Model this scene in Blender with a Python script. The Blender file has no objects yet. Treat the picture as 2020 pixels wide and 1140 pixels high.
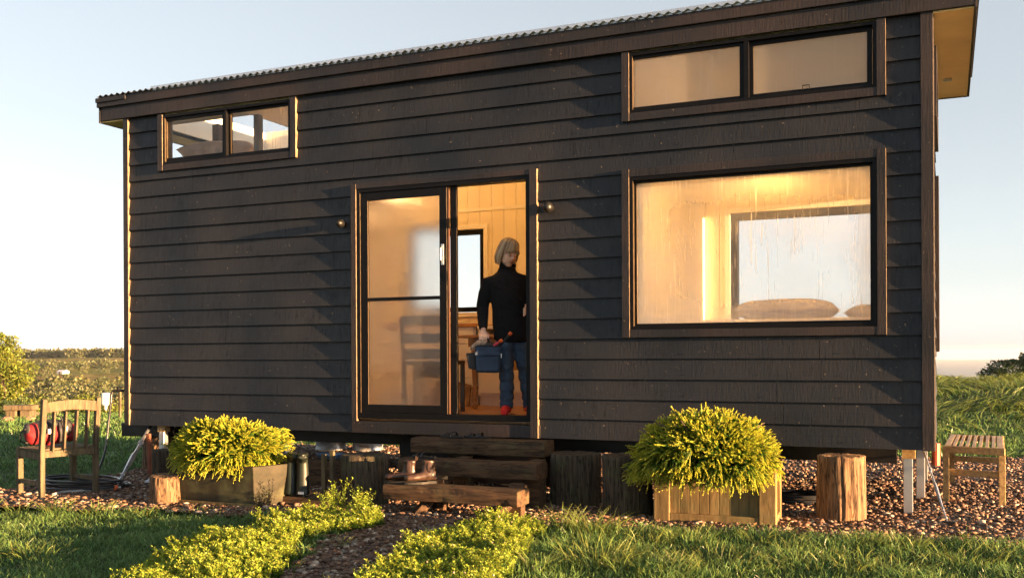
import bpy, math, random
import numpy as np
from mathutils import Vector, Matrix, noise
R = math.radians
random.seed(4)
rng = np.random.default_rng(11)
scn = bpy.context.scene
COL = scn.collection

# ------------------------------------------------------------------ camera, light, exposure
YC, CAMH, FOC = -7.64, 1.2, 1947.0
cam_d = bpy.data.cameras.new("camera"); cam = bpy.data.objects.new("camera", cam_d); COL.objects.link(cam)
cam_d.sensor_width = 36.0; cam_d.lens = FOC / 2020 * 36.0
cam_d.shift_y = 128.0 / 2020
cam_d.clip_start = 0.05; cam_d.clip_end = 60000
cam.location = (0, YC, CAMH)
cam.matrix_world = (Matrix.Translation((0, YC, CAMH)) @ Matrix.Rotation(R(23.78), 4, 'Z')
                    @ Matrix.Rotation(R(90), 4, 'X') @ Matrix.Rotation(-0.005, 4, 'Z'))
scn.camera = cam

SUN_EL, SUN_AZ = 4.1, 4.6          # elevation; degrees off +X towards the camera side
w = bpy.data.worlds.new("World"); scn.world = w; w.use_nodes = True
nt = w.node_tree; bg = nt.nodes['Background']
sky = nt.nodes.new('ShaderNodeTexSky'); sky.sky_type = 'NISHITA'; sky.sun_disc = False
sky.sun_elevation = R(SUN_EL); sky.sun_rotation = R(90 + SUN_AZ)
sky.altitude = 180; sky.air_density = 1.0; sky.dust_density = .6; sky.ozone_density = 1.0
hs = nt.nodes.new('ShaderNodeHueSaturation'); hs.inputs['Saturation'].default_value = .30
nt.links.new(sky.outputs[0], hs.inputs['Color']); mxs = nt.nodes.new('ShaderNodeMix'); mxs.data_type = 'RGBA'; mxs.blend_type = 'MULTIPLY'; mxs.inputs[0].default_value = 1; mxs.inputs[7].default_value = (.93, .99, 1.08, 1)
nt.links.new(hs.outputs[0], mxs.inputs[6]); veil = nt.nodes.new('ShaderNodeMix'); veil.data_type = 'RGBA'; veil.inputs[0].default_value = .30; veil.inputs[7].default_value = (1.85, 1.95, 2.05, 1)   # thin high cloud evening out the sky
nt.links.new(mxs.outputs[2], veil.inputs[6]); nt.links.new(veil.outputs[2], bg.inputs[0]); bg.inputs[1].default_value = 0.051

D = Vector((math.cos(R(SUN_EL)) * math.cos(R(SUN_AZ)), -math.cos(R(SUN_EL)) * math.sin(R(SUN_AZ)), math.sin(R(SUN_EL))))
sl = bpy.data.lights.new("sun", 'SUN'); sl.energy = 5.0; sl.angle = R(0.5); sl.color = (1.0, 0.58, 0.27)
so = bpy.data.objects.new("sun", sl); COL.objects.link(so)
so.rotation_euler = D.to_track_quat('Z', 'Y').to_euler()

scn.view_settings.view_transform = 'Standard'; scn.view_settings.look = 'None'
scn.view_settings.exposure = 3.05; scn.view_settings.gamma = 1.0
try:
    scn.cycles.adaptive_threshold = 0.03
    scn.cycles.use_denoising = True
    scn.cycles.max_bounces = 10; scn.cycles.diffuse_bounces = 5; scn.cycles.glossy_bounces = 4
    scn.cycles.transparent_max_bounces = 16; scn.cycles.sample_clamp_indirect = 8
except Exception:
    pass

# ------------------------------------------------------------------ helpers
_c, _s = math.cos(R(23.78)), math.sin(R(23.78))
def ray(px, py):
    u = px - 1010; v = py - 698; a = u - .005 * v; b = v + .005 * u
    return (_c * a - _s * FOC, _s * a + _c * FOC, -b)
def onY(px, py, Y):
    d = ray(px, py); t = (Y - YC) / d[1]; return Vector((d[0] * t, Y, CAMH + d[2] * t))
def onZ(px, py, Z=0.0):
    d = ray(px, py); t = (Z - CAMH) / d[2]; return Vector((d[0] * t, YC + d[1] * t, Z))

def tag(o, label=None, cat=None, group=None, kind=None):
    if label: o['label'] = label
    if cat: o['category'] = cat
    if group: o['group'] = group
    if kind: o['kind'] = kind
    return o
def empty(name, loc=(0, 0, 0), label=None, cat=None, group=None):
    o = bpy.data.objects.new(name, None); COL.objects.link(o); o.location = loc
    o.empty_display_size = .1
    return tag(o, label, cat, group)
def wloc(o):
    l = Vector((0, 0, 0))
    while o: l += o.location; o = o.parent
    return l
def copy_tree(o, parent=None):
    c = o.copy(); COL.objects.link(c); c.parent = parent
    for ch in list(o.children): copy_tree(ch, c)
    return c

class MB:
    def __init__(s): s.v = []; s.f = []
    def add(s, vs, fs):
        n = len(s.v); s.v += [Vector(a) for a in vs]; s.f += [tuple(i + n for i in f) for f in fs]; return s
    def box(s, x0, x1, y0, y1, z0, z1):
        if x0 > x1: x0, x1 = x1, x0
        if y0 > y1: y0, y1 = y1, y0
        if z0 > z1: z0, z1 = z1, z0
        return s.add([(x0,y0,z0),(x1,y0,z0),(x1,y1,z0),(x0,y1,z0),(x0,y0,z1),(x1,y0,z1),(x1,y1,z1),(x0,y1,z1)],
                     [(0,3,2,1),(4,5,6,7),(0,1,5,4),(1,2,6,5),(2,3,7,6),(3,0,4,7)])
    def bar(s, p, q, w, h, up=(0, 0, 1)):
        p, q = Vector(p), Vector(q); d = (q - p).normalized(); up = Vector(up)
        if abs(d.dot(up)) > .98: up = Vector((1, 0, 0))
        a = d.cross(up).normalized() * w / 2; b = a.cross(d).normalized() * h / 2
        vs = [p - a - b, p + a - b, p + a + b, p - a + b, q - a - b, q + a - b, q + a + b, q - a + b]
        return s.add(vs, [(0,1,2,3),(7,6,5,4),(0,4,5,1),(1,5,6,2),(2,6,7,3),(3,7,4,0)])
    def tube(s, pts, rad, n=10, cap=True, sq=1.0, ref=None):
        pts = [Vector(p) for p in pts]
        if not isinstance(rad, (list, tuple)): rad = [rad] * len(pts)
        up = Vector(ref) if ref else None; base = len(s.v); k = len(pts)
        for i, p in enumerate(pts):
            t = (pts[min(i + 1, k - 1)] - pts[max(i - 1, 0)]).normalized()
            if up is None: up = Vector((0, 0, 1)) if abs(t.z) < .9 else Vector((1, 0, 0))
            a = (up - t * up.dot(t)).normalized(); b = t.cross(a); up = a
            r = rad[i]; ra, rb = (r if isinstance(r, (list, tuple)) else (r, r * sq))
            for j in range(n):
                q = 2 * math.pi * j / n
                s.v.append(p + a * math.cos(q) * ra + b * math.sin(q) * rb)
        for i in range(k - 1):
            for j in range(n):
                a0 = base + i * n + j; a1 = base + i * n + (j + 1) % n
                s.f.append((a0, a1, a1 + n, a0 + n))
        if cap:
            s.f.append(tuple(base + j for j in range(n))[::-1]); s.f.append(tuple(base + (k - 1) * n + j for j in range(n)))
        return s
    def lathe(s, c, prof, n=16):
        c = Vector(c); base = len(s.v); k = len(prof)
        for r, z in prof:
            for j in range(n):
                q = 2 * math.pi * j / n; s.v.append(c + Vector((r * math.cos(q), r * math.sin(q), z)))
        for i in range(k - 1):
            for j in range(n):
                a0 = base + i * n + j; a1 = base + i * n + (j + 1) % n
                s.f.append((a0, a1, a1 + n, a0 + n))
        s.f.append(tuple(base + j for j in range(n))[::-1]); s.f.append(tuple(base + (k - 1) * n + j for j in range(n)))
        return s
    def ball(s, c, r, nu=14, nv=10, warp=None):
        c = Vector(c); r = Vector(r) if hasattr(r, '__len__') else Vector((r, r, r)); base = len(s.v)
        for i in range(nv + 1):
            ph = math.pi * i / nv
            for j in range(nu):
                th = 2 * math.pi * j / nu
                d = Vector((math.sin(ph) * math.cos(th), math.sin(ph) * math.sin(th), math.cos(ph)))
                k = warp(d) if warp else 1
                s.v.append(c + Vector((d.x * r.x, d.y * r.y, d.z * r.z)) * k)
        for i in range(nv):
            for j in range(nu):
                a0 = base + i * nu + j; a1 = base + i * nu + (j + 1) % nu
                s.f.append((a0, a0 + nu, a1 + nu, a1))
        return s
    def prism(s, poly, d):
        d = Vector(d); poly = [Vector(p) for p in poly]; n = len(poly)
        return s.add(poly + [p + d for p in poly], [tuple(range(n))[::-1], tuple(range(n, 2 * n))] +
                     [(i, (i + 1) % n, (i + 1) % n + n, i + n) for i in range(n)])
    def xf(s, M): s.v = [M @ p for p in s.v]; return s
    def build(s, name, mat, parent=None, smooth=False, bevel=0, recalc=True):
        me = bpy.data.meshes.new(name)
        off = wloc(parent) if parent else Vector((0, 0, 0))
        me.from_pydata([tuple(p - off) for p in s.v], [], s.f); me.materials.append(mat)
        if recalc:
            import bmesh
            bm = bmesh.new(); bm.from_mesh(me)
            bmesh.ops.remove_doubles(bm, verts=bm.verts, dist=1e-6)
            bmesh.ops.recalc_face_normals(bm, faces=bm.faces); bm.to_mesh(me); bm.free()
        if smooth: me.polygons.foreach_set('use_smooth', [True] * len(me.polygons))
        o = bpy.data.objects.new(name, me); COL.objects.link(o)
        if parent: o.parent = parent
        if bevel:
            m = o.modifiers.new('bevel', 'BEVEL'); m.width = bevel; m.segments = 2; m.limit_method = 'ANGLE'
            if smooth is False: m.harden_normals = False
        return o
def remesh(o, vox, smooth_it=4):
    m = o.modifiers.new('remesh', 'REMESH'); m.mode = 'VOXEL'; m.voxel_size = vox; m.use_smooth_shade = True
    m = o.modifiers.new('smooth', 'SMOOTH'); m.factor = .5; m.iterations = smooth_it
    return o
def np_mesh(name, V, loops, sizes, mat, parent=None, attr=None, smooth=False):
    me = bpy.data.meshes.new(name); off = wloc(parent) if parent else Vector((0, 0, 0))
    V = np.asarray(V, dtype=np.float32) - np.array(off, dtype=np.float32)
    me.vertices.add(len(V)); me.vertices.foreach_set('co', V.ravel())
    me.loops.add(len(loops)); me.loops.foreach_set('vertex_index', np.asarray(loops, dtype=np.int32))
    sizes = np.asarray(sizes, dtype=np.int32); st = np.concatenate([[0], np.cumsum(sizes)[:-1]]).astype(np.int32)
    me.polygons.add(len(sizes)); me.polygons.foreach_set('loop_start', st)
    try: me.polygons.foreach_set('loop_total', sizes)
    except Exception: pass
    if attr is not None:
        a = me.attributes.new('tip', 'FLOAT', 'POINT'); a.data.foreach_set('value', np.asarray(attr, dtype=np.float32))
    me.update(calc_edges=True); me.validate()
    if smooth: me.polygons.foreach_set('use_smooth', [True] * len(me.polygons))
    me.materials.append(mat)
    o = bpy.data.objects.new(name, me); COL.objects.link(o)
    if parent: o.parent = parent
    return o

# ------------------------------------------------------------------ materials
class NT:
    def __init__(s, name):
        s.m = bpy.data.materials.new(name); s.m.use_nodes = True; s.t = s.m.node_tree
        s.p = s.t.nodes['Principled BSDF']; s.out = s.t.nodes['Material Output']
    def n(s, typ, **k):
        nd = s.t.nodes.new(typ)
        for a, b in k.items(): setattr(nd, a, b)
        return nd
    def l(s, a, b): s.t.links.new(a, b)
    def coord(s, scale=(1, 1, 1), kind='Object', rot=(0, 0, 0)):
        if kind == 'Position': src = s.n('ShaderNodeNewGeometry').outputs['Position']
        else: src = s.n('ShaderNodeTexCoord').outputs[kind]
        mp = s.n('ShaderNodeMapping'); mp.inputs['Scale'].default_value = scale; mp.inputs['Rotation'].default_value = rot
        s.l(src, mp.inputs[0]); return mp.outputs[0]
    def noise(s, co, scale, detail=4, rough=.55):
        nd = s.n('ShaderNodeTexNoise'); nd.inputs['Scale'].default_value = scale
        nd.inputs['Detail'].default_value = detail; nd.inputs['Roughness'].default_value = rough
        s.l(co, nd.inputs['Vector']); return nd.outputs[0]
    def ramp(s, fac, stops, interp='LINEAR'):
        r = s.n('ShaderNodeValToRGB'); r.color_ramp.interpolation = interp; e = r.color_ramp.elements
        while len(e) > 1: e.remove(e[-1])
        for i, (p, c) in enumerate(stops):
            if not hasattr(c, '__len__'): c = (c, c, c)
            el = e[0] if i == 0 else e.new(p)
            el.position = p; el.color = (*c, 1)
        s.l(fac, r.inputs[0]); return r.outputs[0]
    def mix(s, f, a, b, mode='MIX'):
        m = s.n('ShaderNodeMix', data_type='RGBA', blend_type=mode)
        for val, inp in ((f, 0), (a, 6), (b, 7)):
            if hasattr(val, 'is_linked'): s.l(val, m.inputs[inp])
            else: m.inputs[inp].default_value = val if inp == 0 else (*val, 1)
        return m.outputs[2]
    def bump(s, h, dist=.002, st=.6):
        b = s.n('ShaderNodeBump'); b.inputs['Distance'].default_value = dist; b.inputs['Strength'].default_value = st
        s.l(h, b.inputs['Height']); s.l(b.outputs[0], s.p.inputs['Normal'])
    def col(s, c):
        if hasattr(c, 'is_linked'): s.l(c, s.p.inputs['Base Color'])
        else: s.p.inputs['Base Color'].default_value = (*c, 1)
    def set(s, **k):
        for a, b in k.items(): s.p.inputs[a.replace('_', ' ')].default_value = b
        return s

def plain(name, c, rough=.5, metal=0., var=.25, scale=8., bump=0., stretch=(1, 1, 1), spec=.5, sheen=0):
    t = NT(name); co = t.coord(stretch); f = t.noise(co, scale, 5)
    d = tuple(x * (1 - var) for x in c); l_ = tuple(min(1, x * (1 + var)) for x in c)
    t.col(t.ramp(f, [(.3, d), (.7, l_)])); t.set(Roughness=rough, Metallic=metal, Specular_IOR_Level=spec)
    if sheen: t.set(Sheen_Weight=sheen)
    if bump: t.bump(t.noise(t.coord(stretch), scale * 6, 4), bump)
    return t.m

def clad_mat(name, base, vert=True):
    t = NT(name); co = t.coord((1, 1, 1), 'Position')
    big = t.noise(co, 1.1, 3); streak = t.noise(t.coord((44, 44, 5), 'Position'), 1.0, 5, .65)
    patch = t.noise(t.coord((1.6, 1.6, 6), 'Position'), 1.0, 3); speck = t.noise(co, 38, 2)
    grain = t.noise(t.coord((2.5, 50, 70), 'Position'), 1.0, 5)
    # one tone per board
    sx = t.n('ShaderNodeSeparateXYZ'); t.l(co, sx.inputs[0])
    m1 = t.n('ShaderNodeMath', operation='SUBTRACT'); t.l(sx.outputs[2], m1.inputs[0]); m1.inputs[1].default_value = .4975
    m2 = t.n('ShaderNodeMath', operation='DIVIDE'); t.l(m1.outputs[0], m2.inputs[0]); m2.inputs[1].default_value = .165
    m3 = t.n('ShaderNodeMath', operation='FLOOR'); t.l(m2.outputs[0], m3.inputs[0])
    wn = t.n('ShaderNodeTexWhiteNoise', noise_dimensions='1D'); t.l(m3.outputs[0], wn.inputs['W'])
    worn = tuple(min(1, a * k) for a, k in zip(base, (4.0, 2.5, 1.75))); dk = tuple(a * .45 for a in base); pale = tuple(a * 1.5 for a in base)
    c = t.mix(t.ramp(wn.outputs[0], [(0, 0), (1, .55)]), base, pale)
    c = t.mix(t.ramp(big, [(.36, .15), (.62, .95)]), c, worn)
    st = t.n('ShaderNodeMath', operation='MULTIPLY'); t.l(t.ramp(streak, [(.50, 0), (.66, .8)]), st.inputs[0]); t.l(t.ramp(patch, [(.46, 0), (.64, .85)]), st.inputs[1])
    c = t.mix(st.outputs[0], c, dk)
    sl2 = t.n('ShaderNodeMath', operation='MULTIPLY'); t.l(t.ramp(streak, [(.34, 1), (.40, 0)]), sl2.inputs[0]); t.l(t.ramp(patch, [(.32, .5), (.46, 0)]), sl2.inputs[1])
    c = t.mix(sl2.outputs[0], c, tuple(a * k for a, k in zip(base, (5.5, 4, 2.8))))
    c = t.mix(t.ramp(speck, [(.71, 0), (.76, .7)]), c, (.20, .15, .10))
    t.col(c); t.set(Specular_IOR_Level=.3)
    t.l(t.ramp(streak, [(.3, .38), (.7, .7)]), t.p.inputs['Roughness'])
    h = t.mix(.55, grain, t.noise(t.coord((70, 70, 9), 'Position'), 1.0, 4)); t.bump(h, .0032, .9)
    return t.m
M = {}
M['clad'] = clad_mat('dark_stained_weatherboard', (.0060, .0095, .0150))
M['trim'] = clad_mat('dark_stained_trim', (.0095, .0115, .0155))
M['alu'] = plain('black_aluminium', (.006, .006, .007), .4, 0, .2, 14, spec=.12)
M['galv'] = plain('galvanised_steel', (.55, .57, .6), .35, .85, .12, 6)
M['black_metal'] = plain('black_metal', (.02, .02, .02), .4, .6)
M['lining'] = None
def lining(name, c, groove=True):
    t = NT(name); co = t.coord((1, 1, 1), 'Position')
    t.col(t.ramp(t.noise(co, 1.5, 3), [(.3, tuple(x * .94 for x in c)), (.7, c)])); t.set(Roughness=.6)
    if groove:
        wv = t.n('ShaderNodeTexWave', bands_direction='X'); wv.inputs['Scale'].default_value = 2.1; wv.inputs['Distortion'].default_value = 0
        t.l(co, wv.inputs['Vector'])
        t.bump(t.ramp(wv.outputs[1], [(0, 0), (.03, 1)]), .006, 1)
    return t.m
M['lining'] = lining('cream_board_lining', (.80, .70, .50))
M['ceiling'] = lining('cream_ceiling', (.82, .76, .62), False)
M['soffit'] = plain('ply_soffit', (.80, .58, .27), .7, 0, .1, 3)
M['floor_wood'] = plain('warm_floorboards', (.36, .17, .06), .35, 0, .35, 3, .0, (1, 9, 1))
M['cabinet'] = plain('cream_cabinet_paint', (.78, .70, .60), .45, 0, .04, 3)
M['pine'] = plain('varnished_pine', (.42, .19, .06), .35, 0, .3, 5, .0, (1, 1, 6))
M['darkwood'] = plain('dark_stained_wood', (.06, .03, .018), .4, 0, .3, 7)

def wood(name, dark, light, stretch, rough=.8, bumpd=.004, green=0., crack=0.):
    t = NT(name); co = t.coord(stretch); f = t.noise(co, 3.0, 7, .65)
    c = t.ramp(f, [(.32, dark), (.5, tuple((a + b) / 2 for a, b in zip(dark, light))), (.68, light)])
    if green:
        g = t.noise(t.coord((1, 1, 1)), 6, 4)
        c = t.mix(t.ramp(g, [(.5, 0), (.7, green)]), c, (.10, .11, .05))
    cr = t.noise(co, 2.2, 3, .5); ln = t.ramp(cr, [(.47, 0), (.492, crack), (.508, crack), (.53, 0)]); c = t.mix(ln, c, tuple(x * .35 for x in dark))
    t.col(c); t.set(Roughness=rough, Specular_IOR_Level=.25)
    t.bump(t.noise(co, 9, 6, .7), bumpd, .9); return t.m
M['sleeper'] = wood('old_hardwood_sleeper', (.025, .016, .010), (.12, .066, .034), (1.2, 10, 10), .8, .006, .3, .6)
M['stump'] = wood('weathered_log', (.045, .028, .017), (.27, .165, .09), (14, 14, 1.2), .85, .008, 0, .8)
M['stump_shaded'] = wood('mossy_shaded_log', (.018, .015, .012), (.09, .07, .048), (14, 14, 1.2), .9, .008, .35, .8)  # darker copy of the log: shade on these stumps put into the colour
M['greywood'] = wood('grey_weathered_teak', (.040, .032, .022), (.16, .12, .07), (8, 8, 1.2), .8, .003, .35)
M['benchwood'] = wood('oiled_teak', (.20, .125, .05), (.50, .34, .15), (12, 1.2, 12), .45, .002)
M['planterwood'] = wood('timber_look_planter', (.09, .062, .026), (.23, .16, .07), (6, 6, 1.2), .75, .002, .55)
M['trough'] = wood('shaded_algae_trough', (.018, .017, .010), (.045, .038, .022), (2, 2, 3), .7, .002, .5)  # brown darkened to stand in for shade on the trough; green algae patches
M['soil'] = plain('potting_soil', (.03, .02, .012), .95, 0, .4, 20)
M['stone'] = plain('reddish_field_stone', (.26, .15, .09), .9, 0, .4, 8, .01)

def leaf_mat(name, base, tip, rnd=.35, trans=.35, rough=.5, tippos=(.3, .95)):
    t = NT(name)
    at = t.n('ShaderNodeAttribute', attribute_name='tip')
    g = t.n('ShaderNodeNewGeometry')
    c = t.ramp(at.outputs['Fac'], [(tippos[0], base), (tippos[1], tip)])
    v = t.ramp(g.outputs['Random Per Island'], [(0, 1 - rnd), (1, 1 + rnd)])
    cc = t.mix(1.0, c, v, 'MULTIPLY')
    hu = t.n('ShaderNodeHueSaturation'); t.l(cc, hu.inputs['Color'])
    h = t.n('ShaderNodeMath', operation='MULTIPLY_ADD'); t.l(g.outputs['Random Per Island'], h.inputs[0]); h.inputs[1].default_value = .05; h.inputs[2].default_value = .475
    t.l(h.outputs[0], hu.inputs['Hue'])
    t.l(hu.outputs[0], t.p.inputs['Base Color']); t.set(Roughness=rough, Specular_IOR_Level=.3)
    tr = t.n('ShaderNodeBsdfTranslucent'); t.l(hu.outputs[0], tr.inputs[0])
    mx = t.n('ShaderNodeMixShader'); mx.inputs[0].default_value = trans
    t.l(t.p.outputs[0], mx.inputs[1]); t.l(tr.outputs[0], mx.inputs[2]); t.l(mx.outputs[0], t.out.inputs[0])
    return t.m
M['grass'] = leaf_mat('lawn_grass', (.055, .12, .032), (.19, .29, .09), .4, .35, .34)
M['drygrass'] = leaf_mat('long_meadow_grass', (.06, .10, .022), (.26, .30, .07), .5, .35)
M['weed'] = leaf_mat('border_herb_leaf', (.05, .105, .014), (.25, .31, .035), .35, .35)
M['flower'] = plain('pale_flower_head', (.42, .32, .25), .7)
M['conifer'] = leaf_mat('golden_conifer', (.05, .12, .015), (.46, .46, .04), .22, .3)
M['tree_gold'] = leaf_mat('sunlit_broadleaf', (.07, .10, .018), (.17, .19, .03), .5, .3)
M['tree_green'] = leaf_mat('dark_tree_foliage', (.035, .06, .02), (.07, .10, .035), .5, .25)
M['tree_far'] = leaf_mat('hill_tree_foliage', (.055, .07, .028), (.12, .12, .045), .5, .2)
M['bark'] = wood('bark', (.05, .035, .025), (.16, .12, .09), (6, 6, 1), .9, .01)

def gravel_mat(name, island=False):
    t = NT(name)
    stops = [(0, (.04, .022, .014)), (.25, (.13, .065, .036)), (.5, (.09, .052, .035)), (.7, (.20, .115, .068)), (.84, (.13, .105, .085)), (.95, (.38, .31, .24))]
    if island:
        g = t.n('ShaderNodeNewGeometry'); t.col(t.ramp(g.outputs['Random Per Island'], stops))
        t.set(Roughness=.75)
    else:
        vo = t.n('ShaderNodeTexVoronoi'); vo.inputs['Scale'].default_value = 46; t.l(t.coord(kind='Position'), vo.inputs['Vector'])
        sep = t.n('ShaderNodeSeparateColor'); t.l(vo.outputs['Color'], sep.inputs[0])
        t.col(t.ramp(sep.outputs[0], [(p, tuple(x * .8 for x in c)) for p, c in stops])); t.set(Roughness=.85)
        inv = t.n('ShaderNodeMath', operation='SUBTRACT'); inv.inputs[0].default_value = 1; t.l(vo.outputs['Distance'], inv.inputs[1])
        t.bump(inv.outputs[0], .012, 1)
    return t.m
M['gravel'] = gravel_mat('brown_gravel_bed'); M['pebble'] = gravel_mat('brown_pebble', True)

def ground_mat():
    t = NT('lawn_soil'); co = t.coord(kind='Position')
    t.col(t.ramp(t.noise(co, 7, 6), [(.3, (.022, .035, .012)), (.7, (.055, .085, .025))])); t.set(Roughness=.95, Specular_IOR_Level=.1)
    t.bump(t.noise(co, 40, 4), .02, .8); return t.m
def field_mat():
    t = NT('hill_pasture'); co = t.coord(kind='Position')
    a = t.ramp(t.noise(co, .006, 5), [(.40, (.12, .14, .045)), (.5, (.22, .19, .07)), (.62, (.32, .20, .09))])
    c = t.mix(t.ramp(t.noise(co, .05, 5), [(.45, 0), (.6, .8)]), a, (.06, .075, .03))
    t.col(c); t.set(Roughness=1, Specular_IOR_Level=.0); return t.m
M['lawn'] = ground_mat(); M['field'] = field_mat()
def sea_mat():
    t = NT('sea_water'); t.col((.16, .22, .27)); t.set(Roughness=.5, IOR=1.33, Specular_IOR_Level=.12)
    co = t.coord((1, .12, 1), 'Position', (0, 0, .1)); t.bump(t.noise(co, .004, 4), 4, .25); return t.m
M['sea'] = sea_mat()

def glass_mat(name, veil=(.15, .6), tint=(.9, .9, .9), streak=(14, 1, 1.6), blur=0., rgh=.015, edge=None):
    t = NT(name); t.t.nodes.remove(t.p)
    n2 = t.noise(t.coord(kind='Position'), 1.7, 3); n1 = t.noise(t.coord((55, 1, 2.2), 'Position'), 1.0, 4, .6)
    patch = t.noise(t.coord((2.5, 1, 1.2), 'Position'), 1.0, 3)
    b0 = t.ramp(n2, [(.35, veil[0]), (.65, (veil[0] + veil[1]) / 2)]); pk = t.n('ShaderNodeMath', operation='MULTIPLY'); t.l(t.ramp(n1, [(.56, 0), (.66, veil[1])]), pk.inputs[0]); t.l(t.ramp(patch, [(.42, 0), (.58, 1)]), pk.inputs[1])
    ad = t.n('ShaderNodeMath', operation='ADD', use_clamp=True); t.l(b0, ad.inputs[0]); t.l(pk.outputs[0], ad.inputs[1]); fac = ad.outputs[0]
    if edge:      # condensation gathers towards the frame
        x0, x1, z0, z1 = edge; sp = t.n('ShaderNodeSeparateXYZ'); t.l(t.coord(kind='Position'), sp.inputs[0])
        for out, lo, hi, stops in ((0, x0, x1, [(0, .55), (.10, .22), (.22, 0), (.90, 0), (1, .35)]), (2, z0, z1, [(0, .45), (.10, .12), (.22, 0), (.78, 0), (.93, .22), (1, .45)])):
            mr = t.n('ShaderNodeMapRange'); mr.inputs[1].default_value = lo; mr.inputs[2].default_value = hi; t.l(sp.outputs[out], mr.inputs[0])
            wob_ = t.n('ShaderNodeMath', operation='MULTIPLY_ADD'); t.l(n1, wob_.inputs[0]); wob_.inputs[1].default_value = .10; t.l(mr.outputs[0], wob_.inputs[2])
            sb = t.n('ShaderNodeMath', operation='SUBTRACT'); t.l(wob_.outputs[0], sb.inputs[0]); sb.inputs[1].default_value = .05
            a2 = t.n('ShaderNodeMath', operation='ADD', use_clamp=True); t.l(fac, a2.inputs[0]); t.l(t.ramp(sb.outputs[0], stops), a2.inputs[1]); fac = a2.outputs[0]
    trn = t.n('ShaderNodeBsdfTransparent'); trn.inputs[0].default_value = (*tint, 1)
    gl = t.n('ShaderNodeBsdfGlossy'); gl.inputs['Roughness'].default_value = rgh
    lw = t.n('ShaderNodeFresnel'); lw.inputs[0].default_value = 1.5
    base = t.n('ShaderNodeMixShader'); t.l(lw.outputs[0], base.inputs[0])
    if blur:
        rf = t.n('ShaderNodeBsdfRefraction'); rf.inputs['Roughness'].default_value = blur; rf.inputs['IOR'].default_value = 1.18
        rf.inputs[0].default_value = (*tint, 1)
        mb = t.n('ShaderNodeMixShader'); mb.inputs[0].default_value = .93
        t.l(trn.outputs[0], mb.inputs[1]); t.l(rf.outputs[0], mb.inputs[2]); t.l(mb.outputs[0], base.inputs[1])
    else: t.l(trn.outputs[0], base.inputs[1])
    t.l(gl.outputs[0], base.inputs[2])
    df = t.n('ShaderNodeBsdfDiffuse'); df.inputs[0].default_value = (.8, .8, .8, 1)
    tl = t.n('ShaderNodeBsdfTranslucent'); tl.inputs[0].default_value = (.9, .9, .88, 1)
    vm = t.n('ShaderNodeMixShader'); vm.inputs[0].default_value = .7; t.l(df.outputs[0], vm.inputs[1]); t.l(tl.outputs[0], vm.inputs[2])
    mx = t.n('ShaderNodeMixShader'); t.l(fac, mx.inputs[0]); t.l(base.outputs[0], mx.inputs[1]); t.l(vm.outputs[0], mx.inputs[2])
    t.l(mx.outputs[0], t.out.inputs[0]); return t.m
M['glass'] = glass_mat('misted_glass', (.11, .36), (.99, .99, .99))
M['glass_big'] = glass_mat('condensation_edged_glass', (.10, .40), (.99, .99, .99), edge=(-2.29, -.50, 1.43, 2.57))
M['glass_clear'] = glass_mat('clear_glass', (.0, .10), (1, 1, 1), rgh=.3)
M['glass_frost'] = glass_mat('condensation_glass', (.12, .42), (.92, .92, .9), (18, 1, 1.2), .42)
M['glass_heavy'] = glass_mat('heavily_misted_glass', (.45, .75), (.9, .9, .88), (9, 1, 2.5), .3)

exec_order = None
# ------------------------------------------------------------------ terrain
def lerp_tab(tab, x):
    for (a, b), (c, d) in zip(tab, tab[1:]):
        if x <= c: return b + (d - b) * max(0, (x - a)) / (c - a)
    return tab[-1][1]
TL = [(0, 0), (24, -.1), (32, -1.2), (60, -6), (120, -15), (300, -20), (450, -19), (600, -19.5), (800, -19.5), (1100, -17), (1300, -12), (1500, -7), (1900, -1), (2050, -1), (2600, -60), (3400, -70), (4300, 6), (4600, -40), (6000, -160)]
TR = [(0, 0), (13, 0), (17, .12), (22, .40), (27, .48), (36, .0), (60, -3.5), (200, -25), (600, -70), (1500, -118), (2400, -125), (6000, -160)]
TF = [(0, 0), (60, 0), (300, -30), (1500, -100), (6000, -160)]
def sstep(a, b, x):
    t = min(1, max(0, (x - a) / (b - a))); return t * t * (3 - 2 * t)
def ground_z(x, y):
    dx, dy = x, y - YC; r = math.hypot(dx, dy); az = math.degrees(math.atan2(dx, dy))   # 0 = straight on +Y
    l = lerp_tab(TL, r); rr = lerp_tab(TR, r); f = lerp_tab(TF, r)
    wl = sstep(-22, -38, az) * (1 - sstep(-75, -100, az)) if az < 0 else 0
    wr = (1 - sstep(25, 60, abs(az)))
    z = l * wl + (rr * wr + f * (1 - wr)) * (1 - wl)
    if r > 25:
        a = min(1, (r - 25) / 40)
        z += a * noise.noise(Vector((x / 16, y / 16, 0))) * .35
        if r > 200: z += noise.noise(Vector((x / 260, y / 260, 3))) * min(6, (r - 200) / 90) + noise.noise(Vector((x / 90, y / 90, 7))) * min(3., (r - 200) / 120) + (noise.noise(Vector((x / 420, y / 420, 11))) * 15 * sstep(1300, 1800, r))
    if 14 < r <= 45 and abs(az) < 40:
        z += noise.noise(Vector((x / 1.7, y / 1.7, 5))) * .13 * sstep(14, 19, r)
    return z
radii = [0]
r_ = .6
while r_ < 5600:
    radii.append(r_); r_ *= 1.045 if r_ > 14 else 1.09
radii.append(6000)
azs = []
a_ = -180.0
while a_ < 180:
    azs.append(a_); a_ += .5 if -62 < a_ < 40 else 4
vs = []; fs = []; fm = []
for r in radii:
    for a in azs:
        x, y = r * math.sin(R(a)), YC + r * math.cos(R(a)); vs.append((x, y, ground_z(x, y)))
na = len(azs)
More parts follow.
